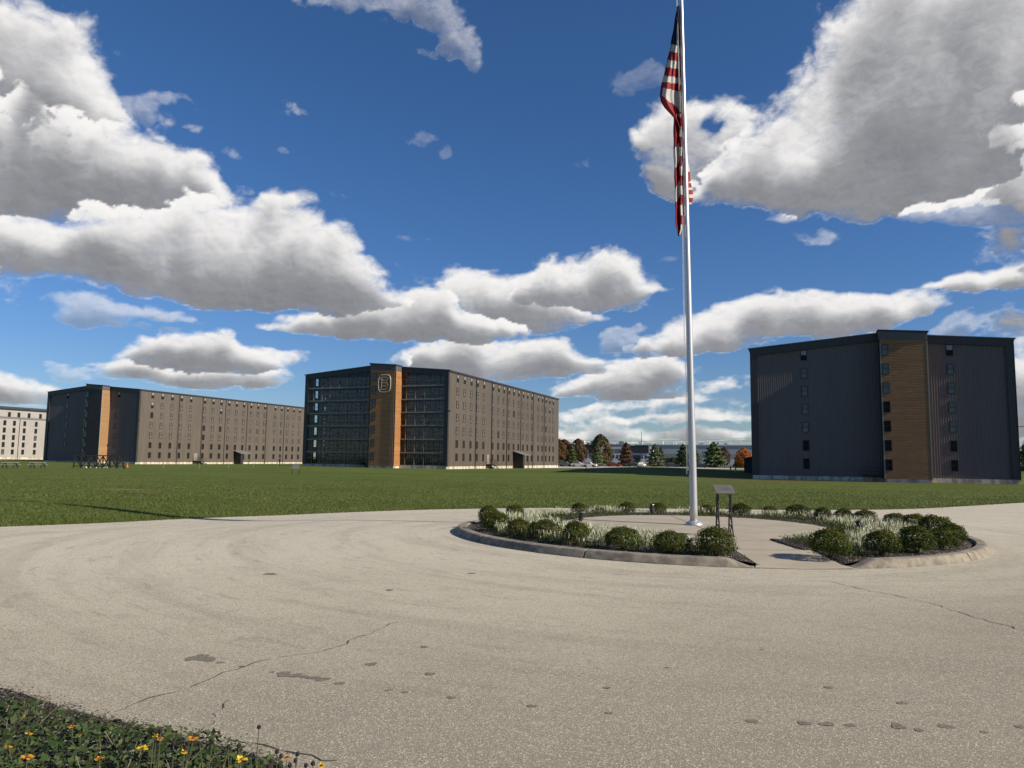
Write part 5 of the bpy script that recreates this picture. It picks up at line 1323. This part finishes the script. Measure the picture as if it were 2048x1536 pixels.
# bollards, posts and little signs
def post(name, px, py, hpx, c, lb, cat, rad=.07, grp=None):
    p = gt(px, py); h = hpx / FPX * p.y; r = MB(); r.tube([(0, 0, -.2), (0, 0, h - .03), (0, 0, h)], [rad, rad, rad * .6], 10)
    o = r.build(name, c, loc=p); tag(o, lb, cat, grp); return o
M['yellow'] = mat('faded_yellow_paint', (.62, .55, .30), .6); M['timber'] = mat('grey_timber_post', (.16, .14, .12), .9)
post('bollard', 1461, 942, 11, M['yellow'], 'yellow bollard at the road edge left of its twin', 'bollard', .12, 'yellow bollards'); post('bollard', 1471, 943.5, 11, M['yellow'], 'yellow bollard at the road edge nearer the dark warehouse', 'bollard', .12, 'yellow bollards')
for px, py, lb in ((326, 937, 'leftmost short grey post along the path'), (398, 937, 'short grey path post left of the small shed'), (456, 937, 'short grey path post in front of the small shed'), (506, 936.5, 'short grey path post right of the small shed'), (554, 933, 'short dark path post beside the walking person')):
    post('path_post', px, py, 10 if px < 550 else 12, M['timber'], lb, 'post', .07, 'short posts along the path')
sp_ = post('sign_post', 1173.5, 941, 13, M['steel_dark'], 'short dark leaning sign post on the lawn right of the glass fronted warehouse', 'post', .07)
sp_.rotation_euler = (0, R(-9), 0)
# small two legged board on the lawn
p = gt(591, 948); r = empty('lawn_sign', p, R(4)); tag(r, 'small dark two legged notice board on the lawn before the glass fronted warehouse', 'sign'); k_ = p.y / FPX
for sx in (-7.0, 7.0):
    m_ = MB(); m_.bar((sx * k_, 0, -.2), (sx * k_, 0, 17 * k_), .06); m_.build('leg', M['steel_dark'], r)
m_ = MB(); m_.hexa([(-8 * k_, -.2, 10.5 * k_), (8 * k_, -.2, 10.5 * k_), (8 * k_, -.16, 10.5 * k_), (-8 * k_, -.16, 10.5 * k_), (-8 * k_, .12, 19 * k_), (8 * k_, .12, 19 * k_), (8 * k_, .16, 19 * k_), (-8 * k_, .16, 19 * k_)]); m_.build('board', M['panel_grey'], r)
# truss frame
p = gt(147, 936); D = p.y; k_ = D / FPX; r = empty('truss_frame', p, R(6)); tag(r, 'black timber frame with crossed braces standing before the left warehouse', 'timber frame')
Wd, Ht, Dp = 83 * k_, 25 * k_, 2.2
for y in (0, Dp):
    m_ = MB(); m_.bar((0, y, Ht), (Wd, y, Ht), .14); m_.build('top_rail', M['steel_dark'], r); m_ = MB(); m_.bar((0, y, .28 * Ht * .6), (Wd, y, .28 * Ht * .6), .12); m_.build('bottom_rail', M['steel_dark'], r)
for x in (0, .17, .36, .66, .83, 1.0):
    for y in (0, Dp):
        m_ = MB(); m_.bar((x * Wd, y, -.2), (x * Wd, y, Ht), .14); m_.build('post', M['steel_dark'], r)
for x0, x1, y in ((0, .17, 0), (.17, .36, Dp), (.36, .17, 0), (.36, .5, 0), (.36, .52, Dp), (.66, .5, 0), (.5, .66, Dp), (.66, .83, Dp), (.83, .66, 0), (.83, 1., 0), (1., .83, Dp)):
    m_ = MB(); m_.bar((x0 * Wd, y + .02, Ht), (x1 * Wd, y + .02, .15), .11); m_.build('brace', M['steel_dark'], r)
m_ = MB(); m_.bar((Wd, 0, Ht), (Wd + 15 * k_, 0, 0), .12); m_.build('end_strut', M['steel_dark'], r); m_ = MB(); m_.bar((Wd + 11 * k_, 0, 0), (Wd + 11 * k_, 0, .45 * Ht), .1); m_.build('end_post', M['steel_dark'], r)
M['pale_block'] = mat('pale_limestone_block', (.55, .52, .44), .9, var=.2)
for i in range(7):
    x = (8 + i * 8.5 + random.uniform(-1, 1)) * k_; m_ = MB(); w_ = random.uniform(.14, .22); m_.hexa([(-w_, -w_, 0), (w_, -w_, 0), (w_, w_, 0), (-w_, w_, 0), (-w_ * .7, -w_ * .8, .26), (w_ * .8, -w_ * .7, .28), (w_ * .7, w_ * .7, .24), (-w_ * .8, w_ * .7, .27)])
    o = m_.build('stone_block', M['pale_block'], loc=(p.x + x * math.cos(R(6)), p.y + 1.0 + x * math.sin(R(6)), z1(p.x + x, p.y + 1) - .02)); tag(o, 'small pale stone block in the row under the black timber frame', 'stone block', 'pale stone blocks under the timber frame')
# picnic tables
for px, lb in ((20, 'picnic table at the far left edge of the lawn'), (75, 'picnic table left of the black timber frame')):
    p = gt(px, 936); r = empty('picnic_table', p, R(5)); tag(r, lb, 'picnic table', 'picnic tables')
    m_ = MB(); m_.box(-.95, .95, -.38, .38, .70, .75); m_.build('tabletop', M['timber_p'] if 'timber_p' in M else M.setdefault('timber_p', mat('pale_timber', (.40, .38, .33), .8)), r)
    for y in (-.75, .75):
        m_ = MB(); m_.box(-.95, .95, y - .14, y + .14, .42, .46); m_.build('bench', M['timber_p'], r)
    for x in (-.7, .7):
        m_ = MB(); m_.bar((x, -.55, 0), (x, -.15, .7), .09); m_.bar((x, .55, 0), (x, .15, .7), .09); m_.bar((x, -.8, .38), (x, .8, .38), .08); m_.build('leg_frame', M['steel_dark'], r)
# traffic cone
p = gt(254, 935); r = empty('traffic_cone', p); tag(r, 'small orange traffic cone right of the black timber frame', 'traffic cone')
M['cone'] = mat('orange_cone_plastic', (.42, .07, .02), .5)
m_ = MB(); m_.tube([(0, 0, .03), (0, 0, .7)], [.2, .04], 12); m_.build('cone', M['cone'], r); m_ = MB(); m_.box(-.24, .24, -.24, .24, 0, .03); m_.build('base', M['cone'], r)

# ------------------------------------------------------------------ walking person
def person():
    p = gt(559, 931.5); h = 15.5 / FPX * p.y; s_ = h / 1.75; root = empty('person', p, R(-20)); tag(root, 'person in dark clothes and pale cap walking on the far path', 'person'); root.scale = (s_, s_, s_)
    J = {'pel': (0, 0, .93, .14), 'wst': (0, 0, 1.08, .13), 'chs': (0, -.02, 1.30, .155), 'nk': (0, -.01, 1.47, .058), 'hb': (0, -.02, 1.56, .075), 'hd': (0, -.02, 1.66, .095), 'ht': (0, -.01, 1.73, .075),
         'hl': (.09, 0, .90, .095), 'kl': (.10, -.16, .50, .06), 'al': (.10, -.02, .09, .042), 'tl': (.10, -.20, .04, .038), 'hr': (-.09, 0, .90, .095), 'kr': (-.10, .04, .50, .06), 'ar': (-.10, .26, .12, .042), 'tr': (-.10, .14, .04, .038),
         'sl': (.19, -.01, 1.40, .062), 'el': (.25, .12, 1.14, .045), 'wl': (.25, .04, .90, .032), 'fl': (.25, .0, .80, .028), 'sr': (-.19, -.01, 1.40, .062), 'er': (-.25, -.08, 1.14, .045), 'wr': (-.24, -.26, .96, .032), 'fr': (-.24, -.34, .90, .028)}
    nm = list(J); E = [('pel', 'wst'), ('wst', 'chs'), ('chs', 'nk'), ('nk', 'hb'), ('hb', 'hd'), ('hd', 'ht'), ('pel', 'hl'), ('hl', 'kl'), ('kl', 'al'), ('al', 'tl'), ('pel', 'hr'), ('hr', 'kr'), ('kr', 'ar'), ('ar', 'tr'), ('chs', 'sl'), ('sl', 'el'), ('el', 'wl'), ('wl', 'fl'), ('chs', 'sr'), ('sr', 'er'), ('er', 'wr'), ('wr', 'fr')]
    me = bpy.data.meshes.new('body'); me.from_pydata([J[k][:3] for k in nm], [(nm.index(a), nm.index(b)) for a, b in E], [])
    o = bpy.data.objects.new('body', me); col.objects.link(o); o.parent = root
    o.modifiers.new('skin', 'SKIN'); 
    if not me.skin_vertices: 
        bpy.context.view_layer.update()
    for i, k in enumerate(nm): me.skin_vertices[0].data[i].radius = (J[k][3], J[k][3] * .8)
    me.skin_vertices[0].data[0].use_root = True
    sb = o.modifiers.new('sub', 'SUBSURF'); sb.levels = sb.render_levels = 1
    me.materials.append(mat('black_clothing', (.012, .012, .014), .8))
    c = MB(); c.tube([(0, -.02, 1.66), (0, -.02, 1.72), (0, -.02, 1.77)], [.10, .098, .05], 12); c.box(-.07, .07, -.20, -.08, 1.66, 1.68); c.build('cap', mat('pale_cap', (.55, .53, .5), .8), root)
try: person()
except Exception as ex: print('person', ex)

# ------------------------------------------------------------------ flower bed in the near left corner
bed_poly = [(-1.15, 4.02), (-1.65, 4.30), (-2.1, 4.50), (-2.5, 4.70), (-2.9, 4.92), (-3.3, 5.16), (-3.9, 5.40), (-5, 5.7), (-7, 6.0), (-9, 5.8), (-9, 2.5), (-5, 2.2), (-.6, 2.3), (-.7, 3.2)]
bp = densify(bed_poly, .12, True, .012)
sheet('flower_bed_soil', bp, .2, .035, M['mulch'])
M['bed_leaf'] = leaf_mat('broad_bed_leaf', (.020, .045, .012), (.075, .105, .030), (.05, .07, .02), trans=.2, scale=5)
M['dry'] = leaf_mat('dry_grass_blade', (.16, .13, .075), (.32, .28, .17), (.10, .12, .04), trans=.2, scale=4)
def near_bed():
    rng = np.random.default_rng(8)
    n = 42000; x = rng.uniform(-6, -.9, n); y = rng.uniform(3.0, 5.9, n); k = inpoly(x, y, bed_poly)
    of_ = np.clip((-1.5 - x) / 1.8, 0, 1) * .17 + .05; k2 = inpoly(x + .3 * of_, y + of_, bed_poly); k &= k2; x, y = x[k], y[k]
    hmax = .02 + .11 * fbm(x + 9, y + 9, 2.2, 3, 12)
    P = np.c_[x, y, .04 + rng.random(len(x)) ** .6 * hmax]
    V, F = leaf_quads(P, rng.choice([.016, .028, .046], len(P), p=[.45, .35, .2]), rng, .62, .3, np.tile([.1, -.25, .9], (len(P), 1)))
    tag(np_mesh('bed_foliage', V, F, M['bed_leaf']), 'low green leafy plants filling the near left bed', 'ground cover', kind='stuff')
    n = 2600; x = rng.uniform(-6, -1.0, n); y = rng.uniform(3.2, 5.8, n); k = inpoly(x, y + .22, bed_poly) & (fbm(x + 3, y + 3, 1.5, 2, 31) > .42); x, y = x[k], y[k]
    V, F, _, _ = blades(x, y, np.full(len(x), .03), rng.uniform(.05, .15, len(x)), .006, rng, .7)
    tag(np_mesh('dry_grass', V, F, M['dry']), 'thin pale dry grass blades among the near bed leaves', 'grass', kind='stuff')
    n = 2600; t = rng.random(n); i = (t * 7.99).astype(int); f = t * 8 - i; A = np.array(bed_poly)[:9]; x = A[i, 0] * (1 - f) + A[i + 1 if False else np.minimum(i + 1, 8), 0] * f + rng.normal(size=n) * .05; y = A[i, 1] * (1 - f) + A[np.minimum(i + 1, 8), 1] * f - .06 + rng.normal(size=n) * .07
    V, F = leaf_quads(np.c_[x, y, .042 + rng.random(n) * .006], .018, rng, .6, 0, np.tile([0, 0, 2.5], (n, 1)))
    tag(np_mesh('bark_chips', V, F, M['chips']), 'brown chips and pale pebbles spilled along the near bed edge', 'mulch', kind='stuff')
near_bed()
M['petal'] = leaf_mat('orange_petal', (.75, .26, .01), (.85, .42, .02), trans=.3); M['petal_y'] = leaf_mat('yellow_petal', (.85, .50, .02), (.85, .62, .04), trans=.3)
M['fstem'] = mat('dull_green_stem', (.07, .08, .035), .8); M['seed'] = mat('dark_seed_head', (.020, .013, .010), .9); M['disc'] = mat('brown_flower_centre', (.16, .05, .01), .9)
def flower(px, py, kind, lb, D, size=1.):
    h = at(px, py, D); z = z1(h.x, h.y) + .03; r = empty('flower' if kind != 'seed' else 'seed_head', (h.x, h.y, z), random.uniform(0, 6)); H = h.z - z
    tag(r, lb, 'flower' if kind != 'seed' else 'seed head', 'orange flowers in the near bed' if kind != 'seed' else 'dark seed heads in the near bed')
    bx, by = random.uniform(-.05, .05), random.uniform(-.03, .03)
    st = MB(); st.tube([(bx, by, -.03), (bx * .5, by * .4, H * .5), (0, 0, H)], .0022, 5); st.build('stem', M['fstem'], r)
    if kind == 'seed':
        m_ = MB(); m_.tube([(0, 0, H - .008), (0, 0, H - .003), (0, 0, H + .007), (0, 0, H + .013)], [.003, .0095, .0095, .003], 8); m_.build('head', M['seed'], r)
        for q in range(5):
            a = q * 1.256; m_.v = m_.v
        return
    pt = MB(); npet = 10; rr = .021 * size
    for q in range(npet):
        a = 6.283 * q / npet; c_, s_ = math.cos(a), math.sin(a); w_ = rr * .26; tl = random.uniform(.75, 1.1); dz = random.uniform(-.3, .5) * rr
        pt.face([(c_ * .25 * rr - s_ * w_ * .5, s_ * .25 * rr + c_ * w_ * .5, H), (c_ * .7 * rr - s_ * w_, s_ * .7 * rr + c_ * w_, H + dz * .4), (c_ * rr * tl, s_ * rr * tl, H + dz), (c_ * .7 * rr + s_ * w_, s_ * .7 * rr - c_ * w_, H + dz * .4), (c_ * .25 * rr + s_ * w_ * .5, s_ * .25 * rr - c_ * w_ * .5, H)])
    pt.build('petals', M['petal_y'] if kind == 'y' else M['petal'], r)
    m_ = MB(); m_.tube([(0, 0, H - .003), (0, 0, H + .004), (0, 0, H + .008)], [.006, .0075, .003], 8); m_.build('centre', M['disc'], r)
FLW = [(44, 1433, 'o', 4.5, 'orange flower highest up at the left end of the near bed', 1.1), (146, 1453, 'o', 4.2, 'rusty orange flower at the bed edge, second from the left', 1.3), (311, 1472, 'y', 3.85, 'small pale yellow orange flower over the drive edge', .9), (321, 1478, 'o', 3.82, 'small drooping orange flower touching the pale yellow one', .9), (387, 1477, 'o', 3.7, 'bright open orange flower standing alone against the drive', 1.5),
       (285, 1497, 'y', 3.75, 'bright yellow orange flower above a light green leaf', 1.5), (369, 1504, 'y', 3.7, 'dull yellow flower just below the bright open orange one', 1.0), (373, 1487, 'y', 3.72, 'tiny yellow flower beside a dark seed head', .7), (484, 1519, 'y', 3.5, 'large bright yellow flower at the right end of the bed leaves', 1.5), (575, 1515, 'o', 3.5, 'small orange flower standing alone over the drive right of the bed', .9), (643, 1532, 'y', 3.4, 'yellow orange flower farthest right at the bottom edge', 1.0),
       (17, 1493, 'o', 3.8, 'orange flower at the left frame edge', .9), (55, 1515, 'o', 3.6, 'broad orange flower in the dark lower left corner', 1.6), (200, 1517, 'o', 3.6, 'deep orange flower low in the dark leaves', 1.3), (58, 1468, 'y', 4.0, 'pale orange flower half hidden in leaves at the left', 1.0), (160, 1441 + 30, 'y', 4.0, 'faint yellow bud among the middle leaves', .6)]
for px, py, kd, D, lb, sz in FLW: flower(px, py, kd, lb, D, sz)
SEEDS = [(309, 1461), (321, 1462), (376, 1488), (347, 1487), (425, 1484), (457, 1494), (478, 1492), (477, 1500), (399, 1488), (502, 1511), (543, 1523), (562, 1513), (595, 1509), (591, 1522), (554, 1504), (524, 1525), (560, 1533), (612, 1532), (626, 1528), (518, 1455), (580, 1532), (538, 1534)]
for i, (px, py) in enumerate(SEEDS): flower(px, py, 'seed', 'dark brown dried seed head on a thin stem over the drive edge', 3.6 + .2 * math.sin(i * 3.1) - .0008 * max(0, py - 1490) * 4)
